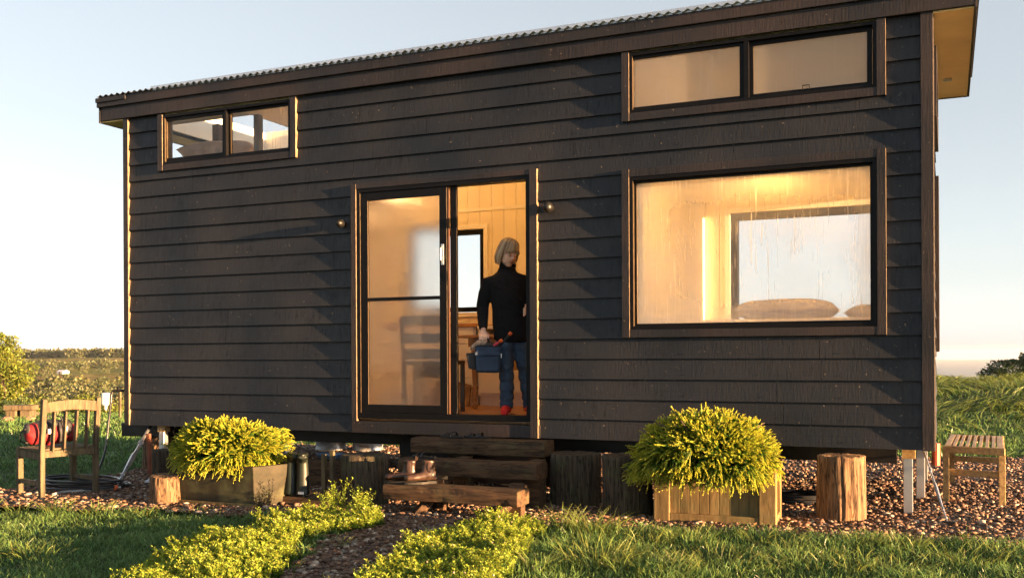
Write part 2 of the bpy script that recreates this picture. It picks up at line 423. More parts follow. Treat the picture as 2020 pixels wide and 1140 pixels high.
for i in range(len(radii) - 1):
    for j in range(na):
        j2 = (j + 1) % na; fs.append((i * na + j, i * na + j2, (i + 1) * na + j2, (i + 1) * na + j)); fm.append(1 if radii[i] > 48 else 0)
me = bpy.data.meshes.new('ground'); me.from_pydata(vs, [], fs); me.materials.append(M['lawn']); me.materials.append(M['field'])
me.polygons.foreach_set('material_index', fm); me.polygons.foreach_set('use_smooth', [True] * len(fs)); me.update()
import bmesh
bm_ = bmesh.new(); bm_.from_mesh(me); bmesh.ops.recalc_face_normals(bm_, faces=bm_.faces)
bm_.to_mesh(me); bm_.free()
g = bpy.data.objects.new('ground', me); COL.objects.link(g); tag(g, kind='structure')
SEA_Z, SEA_R = -120.0, 16700.0
mb = MB(); n_ = 96
ring = [(SEA_R * math.sin(2 * math.pi * k / n_), YC + SEA_R * math.cos(2 * math.pi * k / n_), SEA_Z) for k in range(n_)]
mb.add(ring, [tuple(range(n_))[::-1]]); o = mb.build('sea', M['sea'], recalc=False); tag(o, kind='structure')

# gravel bed and path
BED = [(-9.2, -2.75), (-8.3, -2.35), (-6.9, -2.09), (-6.2, -1.95), (-5.7, -1.75), (-4.9, -1.72), (-4.35, -1.35), (-3.85, -1.62), (-3.66, -2.2), (-3.4, -2.9), (-3.22, -3.4), (-2.9, -4.6), (-2.6, -6.2),
       (-1.9, -6.2), (-2.3, -4.6), (-2.75, -3.3), (-2.86, -2.7), (-3.0, -2.0), (-3.1, -1.5), (-2.9, -1.3), (-2.14, -1.2), (-1.6, -1.08), (-.5, -.92), (.45, -.84), (2.5, -.6), (4.5, -.3),
       (4.5, 5.4), (2.0, 5.1), (.8, 4.86), (-.1, 4.4), (-1.7, 4.5), (-4.5, 4.0), (-6.9, 3.5), (-8.2, 3.2), (-8.0, 1.0), (-7.75, -.1), (-7.55, -.9), (-7.75, -1.45), (-8.6, -1.9)]
PX = np.array([p[0] for p in BED]); PY = np.array([p[1] for p in BED])
def in_poly(x, y, px=PX, py=PY):
    x = np.asarray(x, float); y = np.asarray(y, float); c = np.zeros(x.shape, bool); n = len(px)
    for i in range(n):
        j = i - 1
        t = ((py[i] > y) != (py[j] > y)) & (x < (px[j] - px[i]) * (y - py[i]) / (py[j] - py[i] + 1e-12) + px[i]); c ^= t
    return c
def wob(x, y): return .05 * np.sin(x * 9 + y * 4) + .035 * np.sin(x * 23 - y * 17) + .03 * np.sin(y * 31)
def in_bed(x, y): return in_poly(x + wob(x, y), y + wob(y, x))
pts = []
for i, p in enumerate(BED):
    q = BED[(i + 1) % len(BED)]; k = max(1, int(math.hypot(q[0] - p[0], q[1] - p[1]) / .12))
    for j in range(k):
        x = p[0] + (q[0] - p[0]) * j / k; y = p[1] + (q[1] - p[1]) * j / k
        pts.append((x - float(wob(x, y)), y - float(wob(y, x)), .004))
mb = MB(); mb.add(pts, [tuple(range(len(pts)))]); o = mb.build('gravel_path', M['gravel'], recalc=False); tag(o, kind='structure')
if o.data.polygons[0].normal.z < 0: o.data.flip_normals()

def frustum_pts(n, z0, z1, px0=-330, px1=2420):
    """random ground points seen by the lens between two distances (area-uniform)"""
    z = np.sqrt(rng.random(n) * (z1 ** 2 - z0 ** 2) + z0 ** 2); u = (px0 + rng.random(n) * (px1 - px0) - 1010) / FOC * z
    x = _c * u - _s * z; y = YC + _s * u + _c * z
    return x, y, z
# pebbles
ico_v = np.array([(0, 0, 1), (.89, 0, .45), (.28, .85, .45), (-.72, .53, .45), (-.72, -.53, .45), (.28, -.85, .45), (.72, .53, -.45), (-.28, .85, -.45), (-.89, 0, -.45), (-.28, -.85, -.45), (.72, -.53, -.45), (0, 0, -1)])
ico_f = np.array([(0,1,2),(0,2,3),(0,3,4),(0,4,5),(0,5,1),(1,6,2),(2,7,3),(3,8,4),(4,9,5),(5,10,1),(6,7,2),(7,8,3),(8,9,4),(9,10,5),(10,6,1),(11,7,6),(11,8,7),(11,9,8),(11,10,9),(11,6,10)])
def pebbles(n, z0, z1, smin, smax):
    x, y, z = frustum_pts(n, z0, z1); k = in_bed(x, y); x, y = x[k], y[k]; n = len(x)
    s = smin + (smax - smin) * rng.random(n) ** 2
    sc = s[:, None] * np.stack([1 + .5 * rng.random(n), .75 + .4 * rng.random(n), .4 + .3 * rng.random(n)], 1)
    V = ico_v[None] * (1 + .3 * (rng.random((n, 12, 1)) - .5)) * sc[:, None, :]
    a = rng.random(n) * 6.28; b = (rng.random(n) - .5) * 1.0
    ca, sa, cb, sb = np.cos(a), np.sin(a), np.cos(b), np.sin(b)
    X, Y, Z = V[..., 0], V[..., 1], V[..., 2]
    Y, Z = Y * cb[:, None] - Z * sb[:, None], Y * sb[:, None] + Z * cb[:, None]
    X, Y = X * ca[:, None] - Y * sa[:, None], X * sa[:, None] + Y * ca[:, None]
    P = np.stack([X + x[:, None], Y + y[:, None], Z + (s * .35 + rng.random(n) * .012)[:, None]], -1).reshape(-1, 3)
    F = (ico_f[None] + 12 * np.arange(n)[:, None, None]).reshape(-1)
    return P, F
Pa, Fa = [], []; off = 0
for a in ((11000, 5.0, 9.2, .014, .026), (60000, 5.0, 9.2, .006, .016), (36000, 9.2, 14, .010, .022)):
    P, F = pebbles(*a); Pa.append(P); Fa.append(F + off); off += len(P)
Pa = np.concatenate(Pa); Fa = np.concatenate(Fa)
o = np_mesh('loose_gravel', Pa, Fa, np.full(len(Fa) // 3, 3), M['pebble']); tag(o, 'loose brown gravel stones strewn around and under the cabin', 'gravel', kind='stuff')

# ------------------------------------------------------------------ the tiny house
XL, XR, YB, ZB, ZT = -7.69, -.08, 2.45, .503, 3.60
BP = .165
house = empty('tiny_house', (-3.9, 1.2, 0), 'long black weatherboard tiny house on wheels with corrugated roof', 'tiny house')
OPEN = [(-7.231, -5.557, 3.045, 3.66), (-2.386, -.396, 3.06, 3.66), (-2.39, -.398, 1.326, 2.675), (-4.955, -3.126, .40, 2.745)]
def boards(a0, a1, opens, emit, z0=ZB, z1=3.64, seed=1):
    rr = random.Random(seed); i = 0
    while z0 + i * BP < z1 - .01:
        b0 = z0 + i * BP; b1 = min(b0 + BP, z1)
        cuts = sorted({b0, b1} | {z for o_ in opens for z in o_[2:4] if b0 + .004 < z < b1 - .004})
        jog = rr.uniform(-.0015, .0015)
        for s0, s1 in zip(cuts, cuts[1:]):
            xs = [(a0, a1)]
            for o_ in opens:
                if o_[2] < s1 - .003 and o_[3] > s0 + .003:
                    nx = []
                    for p, q in xs:
                        if o_[1] <= p or o_[0] >= q: nx.append((p, q)); continue
                        if o_[0] > p: nx.append((p, o_[0]))
                        if o_[1] < q: nx.append((o_[1], q))
                    xs = nx
            for p, q in xs:
                js = [p]
                if q - p > 1.9 and rr.random() < .75: js.append(rr.uniform(p + .6, q - .6))
                if q - p > 5: js.append(rr.uniform(js[-1] + .5, q - .5))
                js.append(q)
                for p2, q2 in zip(js, js[1:]):
                    emit(p2 + (.0018 if p2 != p else 0), q2 - (.0018 if q2 != q else 0), s0, s1, (s0 - b0) / BP, (s1 - b0) / BP, jog)
        i += 1
mb = MB()
def fr(p, q, s0, s1, t0, t1, j):
    y0 = .022 * t0 + j; y1 = .022 * t1 + j
    lo = s0 - (.006 if t0 == 0 else 0)
    mb.add([(p, y0, lo), (q, y0, lo), (q, .0302, lo), (p, .0302, lo), (p, y1, s1), (q, y1, s1), (q, .0302, s1), (p, .0302, s1)],
           [(0,3,2,1),(4,5,6,7),(0,1,5,4),(1,2,6,5),(2,3,7,6),(3,0,4,7)])
boards(XL + .06, XR - .08, OPEN, fr)
# nail heads
rr = random.Random(7)
for x in (-7.3, -6.75, -6.1, -5.4, -2.75, -1.9, -1.3, -.7, -.3):
    for i in range(19):
        z = ZB + .03 + i * BP
        if any(o_[0] - .02 < x < o_[1] + .02 and o_[2] - .02 < z < o_[3] + .02 for o_ in OPEN): continue
        xx = x + rr.uniform(-.02, .02); mb.box(xx - .003, xx + .003, -.0005, .004, z - .003, z + .003)
mb.build('front_cladding', M['clad'], house)
mb = MB()
def rt(p, q, s0, s1, t0, t1, j):
    x0 = -.085 - .015 * t0; x1 = -.085 - .015 * t1; lo = s0 - (.006 if t0 == 0 else 0)
    mb.add([(x0, p, lo), (x0, q, lo), (-.11, q, lo), (-.11, p, lo), (x1, p, s1), (x1, q, s1), (-.11, q, s1), (-.11, p, s1)],
           [(0,1,2,3),(7,6,5,4),(0,4,5,1),(1,5,6,2),(2,6,7,3),(3,7,4,0)])
ROPEN = [(2.02, 2.34, 1.2, 2.78), (.5, 1.95, 2.98, 3.52)]
boards(.03, YB, ROPEN, rt, seed=5)
mb.build('end_cladding', M['clad'], house)
# corner boards
MB().box(XL - .004, XL + .06, -.012, .02, ZB - .008, 3.64).build('corner_board', M['trim'], house, bevel=.002)
MB().box(XR - .083, XR, -.012, .02, ZB - .010, 3.64).build('corner_board', M['trim'], house, bevel=.002)
MB().box(XR - .02, XR + .004, .0205, .10, ZB - .008, 3.60).build('corner_board', M['trim'], house, bevel=.002)
MB().box(-4.965, -3.115, -.004, .02, ZB - .010, .60).build('door_sill_board', M['trim'], house, bevel=.002)

def wall_holes(mb, u0, u1, z0, z1, holes, put):
    us = sorted({u0, u1} | {h for o_ in holes for h in o_[:2] if u0 < h < u1}); zs = sorted({z0, z1} | {h for o_ in holes for h in o_[2:4] if z0 < h < z1})
    for a, b in zip(us, us[1:]):
        run = None
        for c, d in zip(zs, zs[1:]):
            solid = not any(o_[0] < (a + b) / 2 < o_[1] and o_[2] < (c + d) / 2 < o_[3] for o_ in holes)
            if solid: run = (run[0], d) if run else (c, d)
            if (not solid or d == zs[-1]) and run: put(mb, a, b, *run); run = None
FH = [(-7.17, -5.615, 3.11, 3.585), (-2.33, -.46, 3.125, 3.595), (-2.32, -.475, 1.40, 2.60), (-4.90, -3.195, .665, 2.70)]
mb = MB(); wall_holes(mb, XL + .01, XR - .03, .62, 3.63, FH, lambda m, a, b, c, d: m.box(a, b, .0305, .11, c, d)); mb.build('front_wall', M['lining'], house)
BH = [(-5.45, -4.735, 1.66, 2.598), (-1.99, -.45, 1.25, 2.60)]
mb = MB(); wall_holes(mb, XL + .01, XR - .03, .62, 3.63, BH, lambda m, a, b, c, d: m.box(a, b, 2.35, 2.44, c, d)); mb.build('back_wall', M['lining'], house)
mb = MB(); wall_holes(mb, .111, 2.349, .62, 3.63, [(2.08, 2.30, 1.26, 2.72), (.55, 1.9, 3.03, 3.47)], lambda m, a, b, c, d: m.box(-.20, -.111, a, b, c, d)); mb.build('right_wall', M['lining'], house)
mb = MB(); wall_holes(mb, .111, 2.349, .62, 3.63, [(.15, 2.2, 3.14, 3.60)], lambda m, a, b, c, d: m.box(XL + .02, XL + .11, a, b, c, d)); mb.build('left_wall', M['lining'], house)
mb = MB(); wall_holes(mb, .03, 2.46, ZB, 3.64, [(.15, 2.2, 3.14, 3.60)], lambda m, a, b, c, d: m.box(XL, XL + .018, a, b, c, d)); mb.build('end_cladding', M['clad'], house)
mb = MB(); wall_holes(mb, XL, XR - .02, ZB, 3.64, BH, lambda m, a, b, c, d: m.box(a, b, 2.442, 2.46, c, d)); mb.build('back_cladding', M['clad'], house)
# floor, lofts, partition, roof
MB().box(XL + .11, XR - .2, .12, 2.349, .60, .665).build('floor', M['floor_wood'], house)
MB().box(XL + .02, XR - .02, .031, 2.44, .503, .598).build('subfloor', M['black_metal'], house)
MB().box(-2.35, -.201, .112, 2.348, 2.84, 2.93).build('loft_floor', M['ceiling'], house)
MB().box(XL + .111, -5.52, .112, 2.348, 2.90, 2.98).build('loft_floor', M['ceiling'], house)
MB().box(-2.34, -2.25, .112, 2.348, .666, 2.839).build('partition_wall', M['ceiling'], house)
mb = MB(); wall_holes(mb, XL + .02, XR - .02, .112, 2.348, [(-7.58, -6.35, .25, 2.15)], lambda m, a, b, c, d: m.box(a, b, c, d, 3.60, 3.635)); mb.build('ceiling', M['ceiling'], house)
MB().box(-6.98, -6.90, .5, .58, 2.981, 3.599).build('loft_post', M['darkwood'], house)
MB().box(-6.33, -6.27, .35, .42, 2.981, 3.599).build('loft_post', M['alu'], house)
MB().box(-5.6, -5.55, .3, .36, 2.981, 3.599).build('loft_post', M['pine'], house)
# roof sheets: corrugations run front to back
mb = MB(); xs = []; x = -7.98
while x < .215: xs.append(x); x += .0762 / 8
V = []; F = []
for k, (y, dz) in enumerate(((-.085, 0), (.335, 0), (2.115, 0), (2.75, .0))):
    for x in xs: V.append((x, y, 3.858 + .0095 * math.cos(2 * math.pi * x / .0762) + dz))
n_ = len(xs); F = []
for k in range(3):
    for i in range(n_ - 1):
        if not (k == 1 and -7.55 < xs[i] < -6.35): F.append((k * n_ + i, k * n_ + i + 1, k * n_ + i + 1 + n_, k * n_ + i + n_))
V2 = [(a, b, c + .0035) for a, b, c in V]
mb.add(V, [f[::-1] for f in F]); mb.add(V2, F)
mb.add([V[i] for i in range(n_)] + [V2[i] for i in range(n_)], [(i, i + 1, i + 1 + n_, i + n_) for i in range(n_ - 1)])
roof = mb.build('roof', M['galv'], house, recalc=False)
# the strip above leaves room for a roof light
MB().box(-7.56, -7.545, .34, 2.11, 3.60, 3.89).box(-6.355, -6.34, .34, 2.11, 3.60, 3.89).box(-7.544, -6.356, .34, .355, 3.60, 3.89).box(-7.544, -6.356, 2.095, 2.11, 3.60, 3.89).build('skylight', M['ceiling'], house)
mb = MB(); mb.box(-7.28, .21, -.055, -.045, 3.83, 3.893); mb.box(-7.28, .21, -.044, .10, 3.889, 3.893)
mb.build('ridge_flashing', M['galv'], roof)
sc_ = None
for i in range(0, 108, 3):
    x = round(-7.2 / .0762) * .0762 + i * .0762
    if x > .2: break
    if sc_ is None: sc_ = MB().lathe(wloc(roof) + Vector((0, 0, 0)), [(.005, 0), (.005, .026), (.003, .031)], 6).build('roof_screw', M['galv'], roof); q_ = sc_
    else: q_ = sc_.copy(); COL.objects.link(q_)
    q_.location = Vector((x, -.05, 3.866)) - wloc(roof)
FB = M['trim']
MB().box(-7.965, .185, -.032, -.008, 3.619, 3.758).build('fascia', FB, house, bevel=.002)
MB().box(-8.0, .205, -.062, -.0325, 3.752, 3.822).build('barge_board', FB, house, bevel=.002)
MB().box(-8.0, -7.6, -.078, -.062, 3.80, 3.842).build('barge_capping', FB, house)
MB().box(-8.0, .205, -.060, -.0325, 3.8225, 3.846).build('barge_capping', FB, house)
MB().box(.186, .204, -.0325, 2.62, 3.60, 3.84).build('end_fascia', FB, house, bevel=.002)
MB().box(-8.0, -7.982, -.0325, 2.62, 3.60, 3.84).build('end_fascia', FB, house, bevel=.002)
MB().box(-7.98, .185, 2.60, 2.62, 3.60, 3.84).build('back_fascia', FB, house)
MB().box(XR + .001, .185, -.007, 2.598, 3.605, 3.617).build('soffit', M['soffit'], house)
MB().box(-7.981, XL - .006, -.007, 2.598, 3.605, 3.617).build('soffit', M['soffit'], house)
MB().box(XL, XR, 2.462, 2.598, 3.605, 3.617).build('soffit', M['soffit'], house)
MB().box(-.02, .05, 1.86, 1.90, 3.585, 3.604).build('soffit_clip', M['galv'], house)
MB().box(.206, .222, -.02, 2.3, 3.70, 3.85).build('end_flashing', M['trim'], house)

M['edge'] = plain('sunlit_trim_edge', (.16, .115, .07), .6, 0, .4, 25, .0)  # golden sunlight on the timber edges, put into the colour
M['alu_edge'] = plain('sunlit_aluminium_edge', (.07, .05, .03), .4, .3, .4, 25)  # same for the frames: sunlit edge as a lighter colour
def sunlit_edges():  # paints only the faces turned to the sun lighter
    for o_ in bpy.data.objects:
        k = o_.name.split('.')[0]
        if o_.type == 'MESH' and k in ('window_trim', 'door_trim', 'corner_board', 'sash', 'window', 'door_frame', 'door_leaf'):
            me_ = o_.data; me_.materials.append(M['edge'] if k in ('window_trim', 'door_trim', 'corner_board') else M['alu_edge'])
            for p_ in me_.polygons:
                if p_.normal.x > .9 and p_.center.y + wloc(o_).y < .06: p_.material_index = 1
# windows
def frame_mb(x0, x1, z0, z1, y0, y1, wd, mb=None, wb=None):
    mb = mb or MB(); wb = wb or wd
    mb.box(x0, x0 + wd, y0, y1, z0, z1); mb.box(x1 - wd, x1, y0, y1, z0, z1)
    mb.box(x0 + wd, x1 - wd, y0, y1, z1 - wd, z1); mb.box(x0 + wd, x1 - wd, y0, y1, z0, z0 + wb); return mb
def trims(win, r, top=True):
    x0, x1, z0, z1 = r; wd = .062
    MB().box(x0, x0 + wd, -.018, .03, z0, z1).build('window_trim', M['trim'], win, bevel=.0015)
    MB().box(x1 - wd, x1, -.018, .03, z0, z1).build('window_trim', M['trim'], win, bevel=.0015)
    MB().box(x0 + wd, x1 - wd, -.016, .03, z0, z0 + wd).build('window_trim', M['trim'], win, bevel=.0015)
    if top: MB().box(x0 + wd, x1 - wd, -.016, .03, z1 - wd, z1).build('window_trim', M['trim'], win, bevel=.0015)
def window(r, frame, sashes, glasses, top=True, label=None):
    x0, x1, z0, z1 = frame
    win = frame_mb(x0, x1, z0, z1, -.010, .10, .026).build('window', M['alu'], house, bevel=.0015)
    if label: win['label'] = label
    trims(win, r, top)
    for (a, b, c, d), gm, yo in zip(sashes, glasses, (.012, .03)):
        frame_mb(a - .04, b + .034, c - .034, d + .026, yo, yo + .03, .034).build('sash', M['alu'], win, bevel=.0015)
        MB().add([(a - .01, yo + .016, c - .01), (b + .01, yo + .016, c - .01), (b + .01, yo + .016, d + .01), (a - .01, yo + .016, d + .01)], [(0, 1, 2, 3)]).build('pane', gm, win, recalc=False)
    return win
w1 = window((-7.231, -5.557, 3.045, 3.618), (-7.169, -5.619, 3.107, 3.60), [(-7.13, -6.437, 3.172, 3.552), (-6.345, -5.655, 3.155, 3.558)], [M['glass_clear'], M['glass']], False)
w2 = window((-2.386, -.396, 3.06, 3.618), (-2.324, -.458, 3.122, 3.606), [(-2.297, -1.447, 3.172, 3.565), (-1.342, -.525, 3.178, 3.558)], [M['glass_heavy'], M['glass_heavy']], False)
MB().box(-6.402, -6.378, -.008, .06, 3.134, 3.573).build('mullion', M['alu'], w1); MB().box(-1.412, -1.377, -.008, .06, 3.149, 3.579).build('mullion', M['alu'], w2)
MB().tube([(-.98, .004, 3.165), (-.98, .0, 3.195), (-.93, .0, 3.195), (-.93, .004, 3.165)], .004, 6).build('window_latch', M['black_metal'], w2)
# big picture window, one sash
win = frame_mb(-2.328, -.46, 1.388, 2.613, -.010, .11, .030).build('window', M['alu'], house, bevel=.0015)
trims(win, (-2.39, -.398, 1.326, 2.675))
frame_mb(-2.2975, -.4905, 1.4185, 2.5825, .03, .07, .018).build('sash', M['alu'], win, bevel=.0015)
MB().add([(-2.285, .05, 1.43), (-.50, .05, 1.43), (-.50, .05, 2.57), (-2.285, .05, 2.57)], [(0, 1, 2, 3)]).build('pane', M['glass_big'], win, recalc=False)
# back and end windows
def back_window(x0, x1, z0, z1, fw):
    win = frame_mb(x0, x1, z0, z1, 2.345, 2.43, fw).build('window', M['alu'], house, bevel=.002)
    frame_mb(x0 - .05, x1 + .05, z0 - .06, z1 + .055, 2.33, 2.349, .05).build('window_trim', M['ceiling'], win, bevel=.002)
    MB().add([(x0 + fw, 2.39, z0 + fw), (x1 - fw, 2.39, z0 + fw), (x1 - fw, 2.39, z1 - fw), (x0 + fw, 2.39, z1 - fw)], [(0, 1, 2, 3)]).build('pane', M['glass_clear'], win, recalc=False)
    return win
back_window(-5.45, -4.735, 1.68, 2.598, .05); back_window(-1.99, -.45, 1.25, 2.60, .07)
win = MB().box(-.145, -.06, 2.02, 2.08, 1.2, 2.78).box(-.145, -.06, 2.30, 2.34, 1.2, 2.78).box(-.145, -.06, 2.081, 2.299, 1.2, 1.26).box(-.145, -.06, 2.081, 2.299, 2.72, 2.78).build('window', M['trim'], house, bevel=.002)
win = MB().box(-.145, -.06, .5, .55, 2.98, 3.52).box(-.145, -.06, 1.9, 1.95, 2.98, 3.52).box(-.145, -.06, .551, 1.899, 2.98, 3.03).box(-.145, -.06, .551, 1.899, 3.47, 3.52).build('window', M['trim'], house, bevel=.002)

# sliding door
dr = empty('door', (-4.05, .03, .665)); dr.parent = house; dr.location = Vector((-4.05, .03, .665)) - house.location
frame_mb(-4.90, -3.195, .627, 2.70, -.008, .11, .036, wb=.05).build('door_frame', M['alu'], dr, bevel=.0015)
tr = MB().box(-4.955, -4.901, -.018, .03, .60, 2.745).build('door_trim', M['trim'], dr, bevel=.0015)
MB().box(-3.194, -3.126, -.020, .03, .495, 2.745).build('door_trim', M['trim'], dr, bevel=.0015)
MB().box(-4.9005, -3.1945, -.016, .03, 2.7005, 2.745).build('door_trim', M['trim'], dr, bevel=.0015)
# sliding leaf (outer track), with mid rail
lf = frame_mb(-4.862, -3.985, .679, 2.662, .004, .034, .072).box(-4.789, -4.058, .004, .034, 1.682, 1.712).build('door_leaf', M['alu'], dr, bevel=.0015)
MB().add([(-4.80, .019, .74), (-4.05, .019, .74), (-4.05, .019, 2.60), (-4.80, .019, 2.60)], [(0, 1, 2, 3)]).build('pane', M['glass_frost'], dr, recalc=False)
MB().box(-3.976, -3.969, .010, .034, .679, 2.662).build('door_bead', M['darkwood'], dr)
MB().box(-3.967, -3.905, .036, .066, .679, 2.662).build('door_leaf', M['alu'], dr, bevel=.0015)
mb = MB().box(-4.038, -4.012, -.004, .004, 1.98, 2.16); mb.tube([(-4.025, -.004, 2.0), (-4.025, -.03, 2.02), (-4.025, -.032, 2.07), (-4.025, -.03, 2.12), (-4.025, -.004, 2.14)], .007, 8)
mb.build('door_handle', M['galv'], dr, bevel=.001)
MB().box(-3.99, -3.982, -.006, .004, 1.84, 1.92).build('door_latch', M['black_metal'], dr)
# wall lamps
for x, z, sz in ((-5.047, 2.395, .034), (-3.014, 2.41, .042)):
    mb = MB().ball((x, -.045, z), (sz, .055, sz * 1.15)); l_ = mb.build('wall_lamp', M['black_metal'], house, smooth=True)
    MB().tube([(x, .012, z), (x, -.02, z)], sz * .75, 14).build('lamp_base', M['black_metal'], l_)
sunlit_edges()
# chassis
for y in (.35, 1.95):
    MB().box(-7.6, -.35, y, y + .06, .36, .50).build('chassis_beam', M['black_metal'], house)
for x in (-7.2, -5.9, -4.6, -3.3, -2.0, -.8):
    MB().box(x, x + .05, .42, 1.94, .42, .49).build('chassis_beam', M['black_metal'], house)
M['tyre'] = plain('tyre_rubber', (.015, .015, .015), .85); M['rim'] = plain('white_steel_rim', (.5, .5, .5), .5)
for x in (-4.35, -3.55):
    for y in (.42, 1.85):
        wh = MB().lathe((0, 0, 0), [(.19, -.09), (.30, -.09), (.33, -.06), (.335, 0), (.33, .06), (.30, .09), (.19, .09)], 28).xf(Matrix.Translation((x, y, .335)) @ Matrix.Rotation(R(90), 4, 'X')).build('wheel', M['tyre'], house)
        MB().lathe((0, 0, 0), [(.03, -.05), (.16, -.06), (.188, -.085), (.188, .085), (.03, .05)], 22).xf(Matrix.Translation((x, y, .335)) @ Matrix.Rotation(R(90), 4, 'X')).build('rim', M['rim'], wh)
# jack posts (steel legs under the frame)
def jack(x, y, h=.46, lab=None):
    o_ = MB().box(x - .032, x + .032, y - .03, y + .03, 0, h - .05).build('jack_post', M['galv'], house, bevel=.003)
    MB().box(x - .04, x + .05, y - .04, y + .04, h - .05, .50).build('jack_bracket', M['benchwood'], o_)
jack(-.268, .27); jack(-.20, 1.05); jack(-7.28, .10, .48); jack(-.2, 2.3); jack(-7.3, 2.2)
MB().tube([(-.08, .6, .33), (-.08, .6, .5)], .03, 10).build('drain_stub', plain('red_pipe', (.45, .09, .04), .5), house)
MB().tube([(-6.6, .75, .42), (-5.9, .55, .43), (-5.2, .5, .46)], .025, 10).build('waste_pipe', M['galv'], house)
# interior joinery kept as things
def clamp_lamp(x, y, z, energy, lab):
    M.setdefault('lampglow', None)
    if M['lampglow'] is None:
        t = NT('lit_lamp_glass'); t.p.inputs['Emission Color'].default_value = (1, .55, .2, 1); t.p.inputs['Emission Strength'].default_value = 1; M['lampglow'] = t.m
    e = empty('ceiling_light', (x, y, z), lab, 'ceiling light', 'ceiling lights inside the cabin')
    MB().lathe((x, y, z), [(.10, -.02), (.10, 0)], 20).build('lamp_base', M['alu'], e)
    MB().lathe((x, y, z - .062), [(.02, 0), (.075, .012), (.085, .04)], 20).build('lamp_shade', M['lampglow'], e, smooth=True)
    d = bpy.data.lights.new('bulb', 'POINT'); d.energy = energy; d.color = (1, .50, .12); d.shadow_soft_size = .08
    lo = bpy.data.objects.new('bulb', d); COL.objects.link(lo); lo.parent = e; lo.location = (0, 0, -.12)
    return e
clamp_lamp(-4.6, .75, 3.598, 5.5, 'warm ceiling light glowing behind the top of the misted door')
clamp_lamp(-1.25, .24, 2.838, 4.6, 'added warm fill light, unseen above the picture window')  # added lamp, out of sight, that warms and brightens the daybed room
# ------------------------------------------------------------------ foliage generators
def cat_np(parts):
    V = []; L = []; S = []; A = []; off = 0
    for v, l, s, a in parts:
        V.append(v); L.append(l + off); S.append(s); A.append(a); off += len(v)
    return np.concatenate(V), np.concatenate(L), np.concatenate(S), np.concatenate(A)
def unit(a): return a / (np.linalg.norm(a, axis=-1, keepdims=True) + 1e-9)
def blades(P, h, w, lean, az=None):
    n = len(P); az = rng.random(n) * 6.283 if az is None else az
    sd = np.stack([-np.sin(az), np.cos(az), 0 * az], 1); fd = np.stack([np.cos(az), np.sin(az), 0 * az], 1)
    rot = rng.random(n) * 3.14; sd2 = sd * np.cos(rot)[:, None] + fd * np.sin(rot)[:, None]
    vs = []; tt = []
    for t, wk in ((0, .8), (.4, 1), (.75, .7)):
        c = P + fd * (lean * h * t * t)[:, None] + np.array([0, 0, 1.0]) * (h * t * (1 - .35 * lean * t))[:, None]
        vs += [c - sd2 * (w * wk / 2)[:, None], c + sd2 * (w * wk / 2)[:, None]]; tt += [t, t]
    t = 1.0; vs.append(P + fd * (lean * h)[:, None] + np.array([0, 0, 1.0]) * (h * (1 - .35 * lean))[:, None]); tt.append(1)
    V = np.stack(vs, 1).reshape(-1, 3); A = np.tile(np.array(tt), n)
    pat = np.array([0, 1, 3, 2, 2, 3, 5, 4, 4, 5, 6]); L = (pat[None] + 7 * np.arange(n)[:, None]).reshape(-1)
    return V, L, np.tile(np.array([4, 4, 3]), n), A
def leaves(P, Dv, Ln, Wd, tip=None, up=.5):
    n = len(P); Dv = unit(Dv); rnd = unit(rng.normal(size=(n, 3)) + np.array([0, 0, up])); sd = unit(np.cross(Dv, rnd)); nm = np.cross(sd, Dv)
    Ln = Ln[:, None]; Wd = Wd[:, None]
    a = P; b = P + Dv * Ln * .5 + sd * Wd * .5 + nm * Ln * .06; c = P + Dv * Ln; d = P + Dv * Ln * .5 - sd * Wd * .5 + nm * Ln * .06
    V = np.stack([a, b, c, d], 1).reshape(-1, 3); L = np.arange(4 * n)
    tp = np.full(n, .6) if tip is None else tip
    A = np.stack([tp - .15, tp, tp + .15, tp], 1).reshape(-1)
    return V, L, np.full(n, 4), A

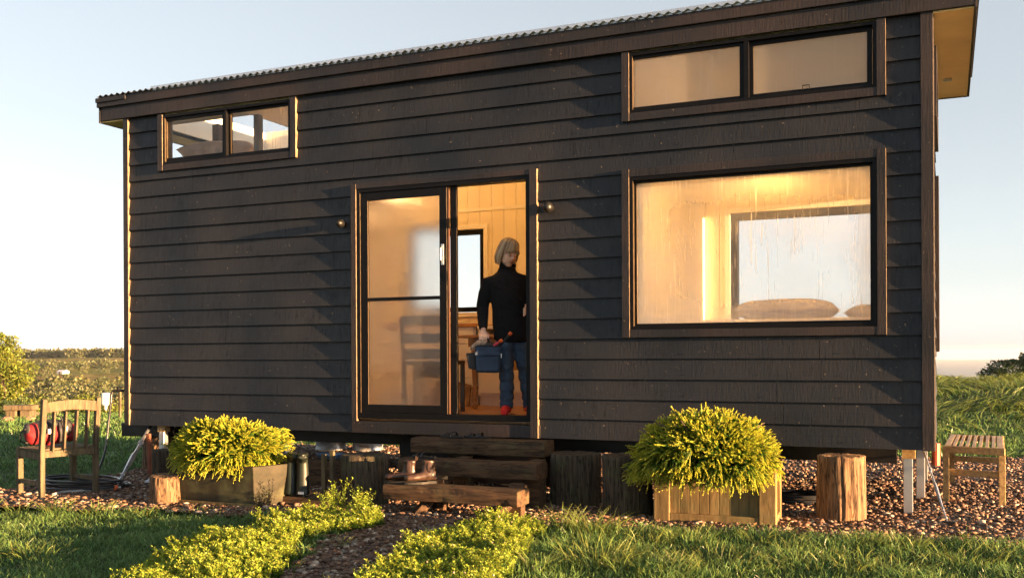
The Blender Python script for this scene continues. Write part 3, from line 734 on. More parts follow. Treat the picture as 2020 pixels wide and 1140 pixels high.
def conifer_bush(name, c, rad, n, seed, label, sprig=(.055, .105), lobes=5, parent_z=None):
    """cushion of upturned, drooping branchlets with needle tufts"""
    g_ = np.random.default_rng(seed); c = np.array(c); rad = np.array(rad); per = 7
    dc = unit(g_.normal(size=(n, 3))); dc = dc[dc[:, 2] > -.42][:n // per]; m_ = len(dc)
    lob = unit(g_.normal(size=(lobes, 3)) + np.array([0, -.25, .35]))
    bul = .80 + .22 * np.clip((dc @ lob.T), 0, 1).max(1) ** 8 + .045 * g_.normal(size=m_)
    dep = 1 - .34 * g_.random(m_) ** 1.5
    axis = unit(dc * np.array([1, 1, .9]) + g_.normal(size=(m_, 3)) * .30 + np.array([0, 0, .10]))
    root = c + dc * rad * (bul * dep)[:, None] - axis * .06
    side = unit(np.cross(axis, np.array([0, 0, 1.0]) + g_.normal(size=(m_, 3)) * .3))
    d = np.repeat(dc, per, 0); depth = np.repeat(dep, per); n = m_ * per
    k_ = np.tile(np.arange(per), m_); spread = (k_ - (per - 1) / 2) / ((per - 1) / 2)
    B = np.repeat(root, per, 0) + np.repeat(axis, per, 0) * (.05 * (1 - np.abs(spread)))[:, None] * g_.random((n, 1)) + np.repeat(side, per, 0) * (spread * .028)[:, None] + g_.normal(size=(n, 3)) * .007
    out = unit(np.repeat(axis, per, 0) + np.repeat(side, per, 0) * (spread * .65)[:, None] + g_.normal(size=(n, 3)) * .16)
    Ln = sprig[0] + (sprig[1] - sprig[0]) * g_.random(n); droop = (.004 + .018 * g_.random(n)) * (1 + 2.2 * (d[:, 2] < .05))
    s_fix = 0
    def path(t): return B + out * (Ln * t)[:, None] + np.array([0, 0, -1.0]) * (droop * t * t)[:, None]
    s1 = unit(np.cross(out, g_.normal(size=(n, 3)))); s2 = np.cross(out, s1)
    parts = []
    ts = [0, .35, .7, 1.0]; rr_ = [.0036, .0046, .0044, .0020]; V = []
    for t, r in zip(ts, rr_):
        p = path(t)
        for k in range(3):
            q = 2 * math.pi * k / 3; V.append(p + (s1 * math.cos(q) + s2 * math.sin(q)) * r)
    V = np.stack(V, 1).reshape(-1, 3)
    pat = []
    for i in range(3):
        for k in range(3): pat += [i * 3 + k, i * 3 + (k + 1) % 3, (i + 1) * 3 + (k + 1) % 3, (i + 1) * 3 + k]
    L = (np.array(pat)[None] + 12 * np.arange(n)[:, None]).reshape(-1); S = np.full(9 * n, 4)
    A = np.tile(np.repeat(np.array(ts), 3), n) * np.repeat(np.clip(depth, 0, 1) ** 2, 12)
    parts.append((V, L, S, A))
    for j in range(30):
        t = .06 + .98 * (j / 29.0); p = path(t); tang = unit(out * Ln[:, None] + np.array([0, 0, -2.0]) * (droop * t)[:, None])
        q = j * 2.4 + g_.random(n); rad_d = s1 * np.cos(q)[:, None] + s2 * np.sin(q)[:, None]
        spread = .75 if t < .85 else .35
        nd = unit(tang * (1 - spread * .45) + rad_d * spread)
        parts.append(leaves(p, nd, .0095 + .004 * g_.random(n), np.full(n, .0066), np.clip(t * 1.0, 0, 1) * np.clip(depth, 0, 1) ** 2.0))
    V, L, S, A = cat_np(parts)
    e = empty(name, (c[0], c[1], parent_z if parent_z is not None else c[2]), label, 'shrub')
    np_mesh('foliage', V, L, S, M['conifer'], e, A)
    mb = MB(); r_ = random.Random(seed)
    for k in range(26):
        a = r_.random() * 6.28; q = Vector((math.cos(a) * rad[0] * .7, math.sin(a) * rad[1] * .7, rad[2] * r_.uniform(-.1, .8))) + Vector(c)
        b = Vector((c[0] + math.cos(a) * .05, c[1] + math.sin(a) * .05, (parent_z or c[2]) + .0)); m_ = (b + q) / 2 + Vector((0, 0, .05))
        mb.tube([b, m_, q], [.012, .007, .003], 5)
    mb.build('stem', M['bark'], e, smooth=True)
    return e

# ------------------------------------------------------------------ planters and their shrubs
pl = empty('planter', (-1.5, -.55, 0), 'rectangular timber-look planter box holding the largest golden shrub', 'planter')
pm = Matrix.Translation((-1.51, -.55, 0)) @ Matrix.Rotation(R(3), 4, 'Z')
def ploc(mb): return mb.xf(pm)
for a_, b_ in ((-.425, -.31), (.31, .425)):
    for c_, d_ in ((-.21, -.12), (.12, .21)): ploc(MB().box(a_, b_, c_, d_, 0, .40)).build('corner_post', M['planterwood'], pl, bevel=.006)
mb = MB().box(-.309, .309, -.205, -.13, 0, .065).box(-.309, .309, -.205, -.13, .345, .40).box(-.42, -.33, -.119, .119, 0, .065).box(.33, .42, -.119, .119, 0, .065).box(.33, .42, -.119, .119, .345, .40).box(-.42, -.33, -.119, .119, .345, .40).box(-.309, .309, .13, .205, 0, .4)
ploc(mb).build('rail', M['planterwood'], pl, bevel=.005)
mb = MB()
for i in range(9):
    x = -.309 + i * .0687; mb.box(x + .0015, x + .0672, -.183, -.15, .065, .345)
for i in range(4): mb.box(.35, .395, -.119 + i * .0595 + .0015, -.119 + (i + 1) * .0595 - .0015, .065, .345)
ploc(mb).build('panel', M['planterwood'], pl, bevel=.002)
ploc(MB().box(-.32, .32, -.14, .125, .02, .37)).build('soil', M['soil'], pl)
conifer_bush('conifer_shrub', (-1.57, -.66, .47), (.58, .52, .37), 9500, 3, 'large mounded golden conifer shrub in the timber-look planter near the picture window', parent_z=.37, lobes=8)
# angular trough
pl = empty('planter', (-5.3, -1.2, 0), 'plain brown angular trough under the left golden shrub', 'planter')
bot = [(-5.70, -1.40, 0), (-4.96, -1.39, 0), (-4.86, -1.05, 0), (-5.60, -1.02, 0)]
top = [(-5.73, -1.43, .33), (-4.95, -1.42, .33), (-4.80, -1.03, .33), (-5.62, -.98, .33)]
def inset(pl_, k, z):
    cx = sum(p[0] for p in pl_) / 4; cy = sum(p[1] for p in pl_) / 4
    return [(p[0] + (cx - p[0]) * k, p[1] + (cy - p[1]) * k, z) for p in pl_]
V = bot + top + inset(top, .07, .33) + inset(top, .08, .24)
MB().add(V, [(3,2,1,0)] + [(i, (i + 1) % 4, 4 + (i + 1) % 4, 4 + i) for i in range(4)] + [(4 + i, 4 + (i + 1) % 4, 8 + (i + 1) % 4, 8 + i) for i in range(4)] + [(8 + i, 8 + (i + 1) % 4, 12 + (i + 1) % 4, 12 + i) for i in range(4)]).build('trough', M['trough'], pl, bevel=.006)
b2 = [(-5.71, -1.412, 0), (-4.955, -1.402, 0), (-4.95, -1.37, 0), (-5.70, -1.38, 0)]
MB().prism([(a, b - .004, 0) for a, b, c in b2], (0, 0, .035)).build('base_band', M['planterwood'], pl, bevel=.003)
MB().add(inset(top, .08, .27), [(0, 1, 2, 3)]).build('soil', M['soil'], pl, recalc=False)
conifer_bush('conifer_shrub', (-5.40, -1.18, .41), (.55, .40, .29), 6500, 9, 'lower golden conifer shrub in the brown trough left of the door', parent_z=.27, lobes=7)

# ------------------------------------------------------------------ log stumps
def stump(x, y, r, h, mat, label, seed, taper=.04, tilt=(0, 0), split=.5):
    n = 110; m = 12; V = []; F = []
    def rad(a, t):
        v = Vector((math.cos(a) * 1.2, math.sin(a) * 1.2, seed))
        q = r * (1 + .06 * noise.noise(v) + .045 * noise.noise(v * 3.1 + Vector((0, 0, t * .7))))
        gr = noise.noise(Vector((math.cos(a) * 7, math.sin(a) * 7, seed + t * .5)))
        q -= r * .10 * max(0, abs(gr) * -1 + .16) / .16 * split
        q += r * .02 * noise.noise(Vector((math.cos(a) * 22, math.sin(a) * 22, t * 3)))
        return q * (1 + taper * (1 - t))
    for k in range(m + 1):
        t = k / m
        for i in range(n):
            a = 2 * math.pi * i / n; q = rad(a, t); V.append((q * math.cos(a), q * math.sin(a), h * t - (.004 if k == m else 0)))
    for k in range(m):
        for i in range(n): F.append((k * n + i, k * n + (i + 1) % n, (k + 1) * n + (i + 1) % n, (k + 1) * n + i))
    base = m * n; prev = base
    for s_ in (.93, .7, .45, .2):
        st = len(V)
        for i in range(n):
            a = 2 * math.pi * i / n; q = rad(a, 1) * s_
            crack = .012 * max(0, .12 - abs(noise.noise(Vector((math.cos(a) * 2.2, math.sin(a) * 2.2, seed + 5))))) / .12 * (s_ > .3)
            V.append((q * math.cos(a), q * math.sin(a), h + .004 * noise.noise(Vector((q * math.cos(a) * 20, q * math.sin(a) * 20, seed))) - crack))
        for i in range(n): F.append((prev + i, prev + (i + 1) % n, st + (i + 1) % n, st + i))
        prev = st
    F.append(tuple(prev + i for i in range(n)))
    mb = MB().add(V, F).xf(Matrix.Translation((x, y, -.005)) @ Matrix.Rotation(R(tilt[0]), 4, 'X') @ Matrix.Rotation(R(tilt[1]), 4, 'Y'))
    e = empty('log_stump', (x, y, 0)); e.location = (0, 0, 0); bpy.data.objects.remove(e)
    o_ = mb.xf(Matrix.Translation((-x, -y, 0))).build('log_stump', mat, smooth=True); o_.location = (x, y, 0)
    return tag(o_, label, 'log stump', 'log stumps standing on the gravel')
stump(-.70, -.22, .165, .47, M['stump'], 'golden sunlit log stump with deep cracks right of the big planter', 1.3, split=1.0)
stump(-2.70, -.28, .195, .42, M['stump_shaded'], 'dark shaded log stump just right of the steps', 4.1)
stump(-2.19, -.52, .185, .45, M['stump_shaded'], 'dark shaded log stump touching the left side of the big planter', 6.7, tilt=(0, -2))
stump(-4.27, -.88, .19, .41, M['stump_shaded'], 'grey furrowed log stump just left of the steps', 8.2)
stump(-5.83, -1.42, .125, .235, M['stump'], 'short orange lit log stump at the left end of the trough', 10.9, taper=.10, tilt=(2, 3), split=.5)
stump(-6.45, -.75, .12, .36, M['stump_shaded'], 'thin dark log stump behind the short orange one', 12.4)
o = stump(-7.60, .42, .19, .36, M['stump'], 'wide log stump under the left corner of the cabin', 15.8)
MB().box(-7.95, -7.35, .2, .62, .36, .50).build('drawbar_box', M['black_metal'], house, bevel=.01)

# ------------------------------------------------------------------ sleeper steps
st = empty('timber_steps', (-3.45, -.8, 0), 'three dark hardwood sleeper steps leading up to the open door', 'steps')
def sleeper(x0, x1, y0, y1, z0, z1, name='step_tread', seed=0, mat=None, rot=0):
    nx = 26; prof = [(-1, -1), (0, -1), (1, -1), (1, 0), (1, 1), (0, 1), (-1, 1), (-1, 0)]
    V = []; F = []; yc = (y0 + y1) / 2; zc = (z0 + z1) / 2; hy = (y1 - y0) / 2; hz = (z1 - z0) / 2
    for i in range(nx + 1):
        t = i / nx; x = x0 + (x1 - x0) * t
        for j, (a, b) in enumerate(prof):
            k = 1 - (.07 if a and b else 0) - .05 * max(0, noise.noise(Vector((x * 6, j * 3.1, seed)))) * (2 if a and b else 1)
            e_ = .006 * noise.noise(Vector((j, seed, 9))) * (i in (0, nx))
            V.append((x + e_, yc + a * hy * k + .004 * noise.noise(Vector((x * 3, 1, seed))), zc + b * hz * k + .003 * noise.noise(Vector((x * 2.5, 8, seed)))))
    for i in range(nx):
        for j in range(8): F.append((i * 8 + j, i * 8 + (j + 1) % 8, (i + 1) * 8 + (j + 1) % 8, (i + 1) * 8 + j))
    F.append(tuple(range(8))[::-1]); F.append(tuple(nx * 8 + j for j in range(8)))
    mb = MB().add(V, F); c = Vector(((x0 + x1) / 2, yc, zc))
    if rot: mb.xf(Matrix.Translation(c) @ Matrix.Rotation(R(rot), 4, 'Z') @ Matrix.Translation(-c))
    return mb.build(name, mat or M['sleeper'], st, bevel=.004)
sleeper(-4.13, -2.92, -.40, -.17, .375, .505, seed=1)
sleeper(-4.02, -2.82, -.80, -.57, .245, .372, seed=2)
sleeper(-3.91, -2.80, -1.21, -.98, .105, .222, seed=3, rot=0)
for x in (-3.62, -2.98):
    MB().bar((x - .03, -1.16, .0), (x + .05, -1.08, .11), .09, .06).build('step_support', M['sleeper'], st, bevel=.004)
    MB().box(x + .02, x + .12, -1.0, -.92, .0, .245).build('step_support', M['sleeper'], st, bevel=.004)
    MB().box(x, x + .10, -.60, -.45, .0, .372).build('step_support', M['sleeper'], st, bevel=.004)
    MB().box(x - .1, x, -.34, -.22, .0, .374).build('step_support', M['sleeper'], st, bevel=.004)
MB().box(-3.9, -2.95, -.16, -.12, .12, .42).build('step_riser', M['darkwood'], st)

# ------------------------------------------------------------------ shoes
M['leather'] = plain('oiled_brown_leather', (.028, .013, .009), .35, 0, .35, 30, .001)
M['leather_grey'] = plain('dusty_leather', (.05, .027, .018), .42, 0, .4, 30, .001)
M['elastic'] = plain('dark_red_elastic', (.022, .008, .007), .8)
M['sole'] = plain('boot_sole', (.014, .012, .010), .7)
def boot(x, y, z, rot, label, mat):
    e = empty('ankle_boot', (x, y, z), label, 'boot', 'ankle boots on the lowest step')
    T_ = Matrix.Translation((x, y, z)) @ Matrix.Rotation(R(rot), 4, 'Z')
    secs = [(-.125, .020, .045, .022), (-.105, .040, .050, .042), (-.06, .045, .052, .046), (-.01, .038, .062, .058), (.04, .036, .075, .072), (.085, .036, .08, .078), (.118, .022, .07, .066)]
    V = []; F = []; n = 16                      # foot along -x (toe) to +x (heel)
    for (px, hw, hz, _) in secs:
        for j in range(n):
            a = 2 * math.pi * j / n; zz = math.sin(a)
            V.append((px, math.cos(a) * hw, .022 + hz * .5 * (1 + zz) * (1 if zz > 0 else 1)))
    for i in range(len(secs) - 1):
        for j in range(n): F.append((i * n + j, i * n + (j + 1) % n, (i + 1) * n + (j + 1) % n, (i + 1) * n + j))
    F.append(tuple(range(n))[::-1]); F.append(tuple((len(secs) - 1) * n + j for j in range(n)))
    mb = MB().add(V, F)
    mb.tube([(.055, 0, .05), (.058, 0, .10), (.062, 0, .14), (.064, 0, .175)], [(.058, .038), (.052, .036), (.048, .036), (.053, .040)], 18, ref=(1, 0, 0))
    up = mb.xf(T_).build('upper', mat, e, smooth=True); remesh(up, .006, 3)
    V = []; k = 20
    for j in range(k):
        a = 2 * math.pi * j / k; cx = math.cos(a); V.append((-.002 + cx * .128, math.sin(a) * (.047 if cx < 0 else .038), 0))
    MB().prism(V, (0, 0, .016)).box(.045, .118, -.033, .033, -.0, .02).xf(T_).build('sole', M['sole'], e)
    for s_ in (-1, 1):
        MB().ball((.062, s_ * .036, .125), (.022, .006, .045)).xf(T_).build('elastic_gusset', M['elastic'], e, smooth=True)
    MB().tube([(.112, 0, .165), (.124, 0, .195), (.112, 0, .205), (.108, 0, .17)], .005, 6).xf(T_).build('pull_tab', M['leather_grey'], e)
    return e
boot(-3.80, -1.11, .224, 18, 'dark brown ankle boot, left one of the pair on the lowest step', M['leather'])
boot(-3.645, -1.09, .224, 40, 'lighter dusty ankle boot, right one of the pair on the lowest step', M['leather_grey'])
def sandal(x, y, z, rot, label):
    e = empty('sandal', (x, y, z), label, 'sandal', 'dark sandals left on the steps')
    T_ = Matrix.Translation((x, y, z)) @ Matrix.Rotation(R(rot), 4, 'Z')
    V = [(.13 * math.cos(2 * math.pi * j / 18), (.045 if math.cos(2 * math.pi * j / 18) > 0 else .035) * math.sin(2 * math.pi * j / 18), 0) for j in range(18)]
    MB().prism(V, (0, 0, .016)).xf(T_).build('sole', M['sole'], e, bevel=.003)
    for px, hh in ((.055, .035), (-.02, .05)):
        MB().tube([(px, -.042, .01), (px - .005, -.03, hh * .8), (px, 0, hh), (px - .005, .03, hh * .8), (px, .042, .01)], [(.012, .002)] * 5, 8, ref=(1, 0, 0)).xf(T_).build('strap', M['black_metal'], e)
    return e
sandal(-3.78, -.31, .507, 165, 'black strapped sandal at the left on the top step')
sandal(-3.56, -.27, .507, 178, 'black strapped sandal nearer the middle of the top step')
sandal(-3.84, -.70, .374, 160, 'black strapped sandal on the middle step behind the boots')

# gumboots upside down on a stake rack
M['rubber'] = plain('dark_green_rubber', (.009, .014, .010), .5, 0, .2, 10)
rack = empty('boot_rack', (-4.7, -1.0, 0), 'low rack of rough upright wooden stakes between trough and stump', 'boot rack')
MB().box(-4.98, -4.40, -1.14, -1.03, 0, .07).build('base_rail', M['sleeper'], rack, bevel=.004)
for x, dx, y, h in ((-4.99, -.09, -1.10, .40), (-4.60, 0, -.97, .40), (-4.50, .0, -1.0, .43)):
    MB().bar((x, y, .0), (x + dx, y, h), .035, .03, (0, 1, 0)).build('stake', M['greywood'], rack, bevel=.002)
for x in (-4.83, -4.72): MB().bar((x, -1.09, .07), (x, -1.09, .38), .03, .03, (0, 1, 0)).build('stake', M['greywood'], rack)
def gumboot(x, y, rot, label, h=.425):
    e = empty('rubber_boot', (x, y, .07), label, 'gumboot', 'upside-down rubber boots on the stake rack')
    T_ = Matrix.Translation((x, y, 0)) @ Matrix.Rotation(R(rot), 4, 'Z')
    mb = MB().tube([(0, 0, .085), (0, 0, .2), (0, 0, .30), (.0, 0, .36), (.01, 0, .40)], [(.052, .055), (.048, .05), (.042, .044), (.042, .040), (.040, .036)], 18, ref=(1, 0, 0))
    mb.tube([(-.045, 0, h - .045), (.0, 0, h - .045), (.06, 0, h - .04), (.12, 0, h - .03), (.165, 0, h - .026)], [(.036, .03), (.04, .038), (.036, .036), (.026, .042), (.016, .03)], 16, ref=(0, 0, 1))
    up = mb.xf(T_).build('shaft', M['rubber'], e, smooth=True); remesh(up, .006, 4)
    V = [(.058 + .115 * math.cos(2 * math.pi * j / 20), (.044 if math.cos(2 * math.pi * j / 20) > 0 else .036) * math.sin(2 * math.pi * j / 20), h - .016) for j in range(20)]
    MB().prism(V, (0, 0, .012)).xf(T_).build('sole', M['rubber'], e, bevel=.002)
    return e
gumboot(-4.83, -1.09, -40, 'upside-down dark green gumboot nearer the trough')
gumboot(-4.72, -1.09, -55, 'upside-down dark green gumboot nearer the grey stump')
mb = MB(); mb.box(-4.73, -4.675, -1.142, -1.140, .095, .115); mb.build('boot_tag', plain('pale_tag', (.6, .6, .6)), rack)
M['blueplastic'] = plain('faded_blue_plastic', (.10, .17, .28), .4)
o = MB().lathe((0, 0, 0), [(.03, 0), (.10, .01), (.13, .05), (.135, .055), (.12, .045), (.03, .015)], 24).build('bowl', M['blueplastic'], smooth=True); o.location = (-5.9, 1.0, .18); tag(o, 'upturned faded blue bowl behind the gumboots', 'bowl')
o.location = (-5.2, .0, .24); 
b_ = MB().box(-.17, .17, -.12, .12, -.24, -.005).build('crate', M['sleeper'], bevel=.004); b_.location = (-5.2, .0, .24); tag(b_, 'dark wooden crate in the shade under the blue bowl', 'crate')

# two galvanised drums under the house
M['drum'] = plain('grey_ribbed_drum', (.38, .39, .40), .45, .5, .15, 4)
for x, y, lab in ((-7.08, 2.78, 'grey metal drum under the cabin, left one of two'), (-6.63, 2.92, 'grey metal drum under the cabin, right one with a lit strip')):
    e = empty('metal_drum', (x, y, 0), lab, 'drum', 'grey metal drums behind the cabin')
    MB().lathe((x, y, 0), [(.19, 0), (.195, .02), (.19, .04), (.19, .12), (.198, .13), (.198, .145), (.19, .155), (.19, .40), (.198, .41), (.198, .425), (.19, .435), (.19, .72), (.195, .74)], 30).build('barrel', M['drum'], e, smooth=True)
    MB().lathe((x, y, .742), [(.2, 0), (.2, .02), (.17, .025)], 30).build('lid', M['drum'], e)
# ------------------------------------------------------------------ garden seats
bn = empty('slatted_bench', (.2, 1.5, 0), 'low slatted wooden bench on the gravel off the right end of the cabin', 'bench')
def bq(u, v):   # u across (0..1), v along
    a = Vector((-.02, .95, 0)); b = Vector((.395, .87, 0)); c_ = Vector((.03, 2.16, 0)); d_ = Vector((.445, 2.10, 0))
    return (a * (1 - u) + b * u) * (1 - v) + (c_ * (1 - u) + d_ * u) * v
for i in range(9):
    u = .05 + .9 * i / 8
    p, q = bq(u, .03), bq(u, .97); p.z = q.z = .445; MB().bar(p, q, .026 if 0 < i < 8 else .045, .018).build('slat', M['benchwood'], bn, bevel=.002)
for v in (.0, 1.0):
    p, q = bq(-.03, v), bq(1.03, v); p.z = q.z = .425; MB().bar(p, q, .028, .055).build('rail', M['benchwood'], bn, bevel=.003)
for u in (.0, 1.0):
    p, q = bq(u, .02), bq(u, .98); p.z = q.z = .41; MB().bar(p, q, .022, .05).build('side_rail', M['benchwood'], bn, bevel=.003)
    for v in (.012, .985):
        p = bq(u + (.02 if u == 0 else -.02), v); MB().box(p.x - .023, p.x + .023, p.y - .023, p.y + .023, 0, .40).build('leg', M['benchwood'], bn, bevel=.003)
for v in (.04, .96):
    p, q = bq(.05, v), bq(.95, v); p.z = q.z = .24; MB().bar(p, q, .022, .05).build('stretcher', M['benchwood'], bn, bevel=.003)

ch = empty('garden_chair', (-7.05, -1.35, 0), 'weathered grey teak garden chair seen from behind with sunlit back slats', 'chair')
A_, B_ = Vector((-6.95, -1.66, 0)), Vector((-6.83, -1.20, 0)); BK = Vector((-.963, .269, 0))
ab = (B_ - A_).normalized()
for p in (A_, B_):
    MB().bar(p, p + Vector((0, 0, .40)) , .048, .04, ab).build('back_leg', M['greywood'], ch, bevel=.004)
    MB().bar(p + Vector((0, 0, .40)), p - BK * .05 + Vector((0, 0, .84)), .046, .038, ab).build('back_post', M['greywood'], ch, bevel=.004)
    MB().bar(p + BK * .40, p + BK * .40 + Vector((0, 0, .42)), .045, .045, ab).build('leg', M['greywood'], ch, bevel=.004)
    MB().bar(p + Vector((0, 0, .36)) + BK * .02, p + BK * .38 + Vector((0, 0, .37)), .03, .06).build('side_rail', M['greywood'], ch, bevel=.003)
    MB().bar(p + Vector((0, 0, .13)) + BK * .02, p + BK * .38 + Vector((0, 0, .13)), .022, .04).build('stretcher', M['greywood'], ch, bevel=.003)
MB().bar(A_ + ab * .02 + Vector((0, 0, .375)), B_ - ab * .02 + Vector((0, 0, .375)), .025, .055).build('back_rail', M['greywood'], ch, bevel=.003)
tp = []
for i in range(9):
    t = i / 8; p = A_.lerp(B_, t) - BK * .045; tp.append(p + Vector((0, 0, .765 + .022 * math.sin(math.pi * t))))
mb = MB()
for p, q in zip(tp, tp[1:]): mb.bar(p, q + (q - p) * .02, .028, .085)
mb.build('top_rail', M['greywood'], ch, bevel=.003)
for i in range(4):
    t = .19 + .62 * i / 3; p = A_.lerp(B_, t); MB().bar(p + Vector((0, 0, .39)), p - BK * .04 + Vector((0, 0, .735)), .045, .015, ab).build('back_slat', M['greywood'], ch, bevel=.002)
for i in range(6):
    o2 = BK * (.04 + .066 * i); MB().bar(A_ + o2 - ab * .02 + Vector((0, 0, .412)), B_ + o2 + ab * .02 + Vector((0, 0, .412)), .055, .016).build('seat_slat', M['greywood'], ch, bevel=.002)
# red and black sports bag on the seat
M['redcloth'] = plain('red_nylon', (.16, .006, .010), .65, 0, .35, 20, .001); M['blackcloth'] = plain('black_nylon', (.015, .015, .018), .7, 0, .3, 20, .001)
M['whitecloth'] = plain('white_print', (.7, .7, .7), .6)
bgp = empty('duffel_bag', (-7.13, -1.40, .42), 'red and black sports duffel bag lying on the garden chair seat', 'bag')
T_ = Matrix.Translation((-7.13, -1.40, .535)) @ Matrix.Scale(.84, 4) @ Matrix.Rotation(R(66), 4, 'Z')
def smooth_path0(p, k=6):
    out = []
    for i in range(len(p) - 1):
        a = p[max(i - 1, 0)]; b = p[i]; c = p[i + 1]; d = p[min(i + 2, len(p) - 1)]
        for j in range(k):
            t = j / k; out.append(.5 * ((2 * b) + (c - a) * t + (2 * a - 5 * b + 4 * c - d) * t * t + (3 * b - a - 3 * c + d) * t ** 3))
    return out + [p[-1]]
def lump(sd): return lambda d: 1 + .13 * noise.noise(d * 1.9 + Vector((sd, 0, 0)))
mb = MB()
for x_, r3, sd in ((-.17, (.10, .095, .115), 1), (-.06, (.13, .10, .125), 2), (.07, (.13, .105, .115), 3), (.17, (.10, .09, .10), 4)): mb.ball((x_, 0, 0), r3, 16, 12, lump(sd))
remesh(mb.xf(T_).build('body', M['redcloth'], bgp, smooth=True), .009, 3)
mb = MB()
for x_, r3, sd in ((-.10, (.10, .108, .10), 5), (.13, (.085, .114, .108), 6), (-.235, (.035, .07, .08), 8)): mb.ball((x_, .004, .035), r3, 16, 12, lump(sd))
mb.ball((0, 0, .085), (.20, .085, .055), 16, 10, lump(9))
remesh(mb.xf(T_).build('dark_panel', M['blackcloth'], bgp, smooth=True), .008, 3)
for x0 in (-.04, .055):
    MB().tube([(x0, -.118, -.09), (x0 + .004, -.132, -.02), (x0 - .004, -.128, .05), (x0, -.085, .115)], [(.014, .004)] * 4, 8, ref=(1, 0, 0)).xf(T_).build('strap', M['blackcloth'], bgp)
MB().tube(smooth_path0([Vector(p) for p in ((-.25, -.03, .06), (-.31, -.05, .02), (-.31, -.05, -.06), (-.24, -.04, -.09))]), .008, 6).xf(T_).build('strap', M['blackcloth'], bgp, smooth=True)
MB().box(-.075, -.045, -.134, -.124, .0, .05).xf(T_).build('printed_patch', M['whitecloth'], bgp, bevel=.003)
MB().box(.09, .12, -.130, -.12, .02, .07).xf(T_).build('printed_patch', M['whitecloth'], bgp, bevel=.003)
MB().tube([(-.1, -.06, .10), (-.07, -.04, .165), (.0, -.02, .18), (.08, -.04, .165), (.1, -.06, .1)], .008, 8).xf(T_).build('handle', M['blackcloth'], bgp, smooth=True)

# ------------------------------------------------------------------ tap, hoses, tie-downs
M['hose'] = plain('black_hose_plastic', (.02, .02, .023), .3, 0, .1, 5)
wt = empty('water_filter', (-7.86, -.03, .74), 'white water filter canister hanging from the tap at the left corner', 'water filter')
MB().lathe((-7.90, -.05, .70), [(.018, -.05), (.02, -.01), (.045, .0), (.048, .02), (.048, .10), (.05, .105), (.05, .12), (.02, .125)], 20).build('canister', plain('white_filter_plastic', (.72, .70, .66), .35), wt, smooth=False)
MB().tube([(-7.90, -.05, .70), (-7.90, -.05, .64)], .012, 8).build('outlet', plain('brass_fitting', (.6, .35, .1), .35, .8), wt)
tp_ = empty('garden_tap', (-7.75, -.02, .84), 'black tap fitting sticking out from the left corner board', 'tap')
MB().tube([(-7.69, .02, .845), (-7.78, -.01, .845), (-7.83, -.03, .84), (-7.84, -.04, .80), (-7.84, -.045, .72)], .014, 10).build('pipe', M['black_metal'], tp_)
MB().bar((-7.80, -.04, .885), (-7.73, .0, .88), .014, .01).box(-7.775, -7.755, -.03, -.01, .85, .885).build('lever', M['black_metal'], tp_)
pts = [Vector((-7.84, -.045, .72)), Vector((-7.86, -.06, .5)), Vector((-7.86, -.10, .25)), Vector((-7.80, -.25, .06)), Vector((-7.70, -.45, .02))]
def smooth_path(p, k=6):
    out = []
    for i in range(len(p) - 1):
        a = p[max(i - 1, 0)]; b = p[i]; c = p[i + 1]; d = p[min(i + 2, len(p) - 1)]
        for j in range(k):
            t = j / k; out.append(.5 * ((2 * b) + (c - a) * t + (2 * a - 5 * b + 4 * c - d) * t * t + (3 * b - a - 3 * c + d) * t ** 3))
    return out + [p[-1]]
hose = MB().tube(smooth_path(pts), .011, 8).build('supply_hose', M['hose'], smooth=True); tag(hose, 'black hose hanging from the filter down to the gravel', 'hose')
r_ = random.Random(3); pts = []
for i in range(120):
    a = i / 120 * 2 * math.pi * 6; k = 1 + .08 * math.sin(a * .37) + .05 * math.sin(i * .9)
    pts.append(Vector((-7.22 + .42 * k * math.cos(a) + .04 * math.sin(a * .21), -.98 + .27 * k * math.sin(a), .02 + .012 * (i / 20) + .008 * math.sin(a * 1.3))))
o = MB().tube(pts, .010, 7).build('hose_coil', M['hose'], smooth=True); tag(o, 'coil of black garden hose on the gravel under the garden chair', 'hose coil')
def coil(cx, cy, r0, n, lab, sq=.6):
    pts = []
    for i in range(n * 16):
        a = i / 16 * 2 * math.pi; k = 1 + .06 * math.sin(a * .31)
        pts.append(Vector((cx + r0 * k * math.cos(a), cy + r0 * sq * k * math.sin(a), .022 + .013 * i / 16 + .006 * math.sin(a * 2.3))))
    o_ = MB().tube(pts, .011, 7).build('hose_coil', M['hose'], smooth=True); tag(o_, lab, 'hose coil')
coil(-1.15, .55, .30, 4, 'coil of black hose lying behind the timber planter and the golden stump')
def tiedown(p, q, lab, r=.008, mat=None):
    p, q = Vector(p), Vector(q); e = empty('tie_down', q, lab, 'tie-down', 'ground tie-downs at the ends of the cabin')
    d = (q - p); MB().tube([p, p + d * .55], r * 1.5, 8).build('rod', mat or M['galv'], e)
    MB().tube([p + d * .30, p + d * .34], r * 2.6, 8).build('clamp', M['galv'], e)
    MB().tube([p + d * .50, p + d * .56, p + d * .80, p + d * .84], [r * 2.2, r * 2.4, r * 1.2, r * 2.], 8).build('turnbuckle', M['galv'], e)
    MB().tube([p + d * .84, q], r * 1.1, 8).build('strap', M['galv'], e)
    MB().box(q.x - .02, q.x + .05, q.y - .02, q.y + .02, 0, .035).build('anchor', M['black_metal'], e, bevel=.004)
tiedown((-.17, .40, .48), (0.0, -.20, .02), 'slim steel tie-down rod at the right end of the cabin', .006)
tiedown((-7.50, .15, .48), (-6.80, -1.0, .03), 'grey tie-down strap slanting to the gravel beside the garden chair', .011)
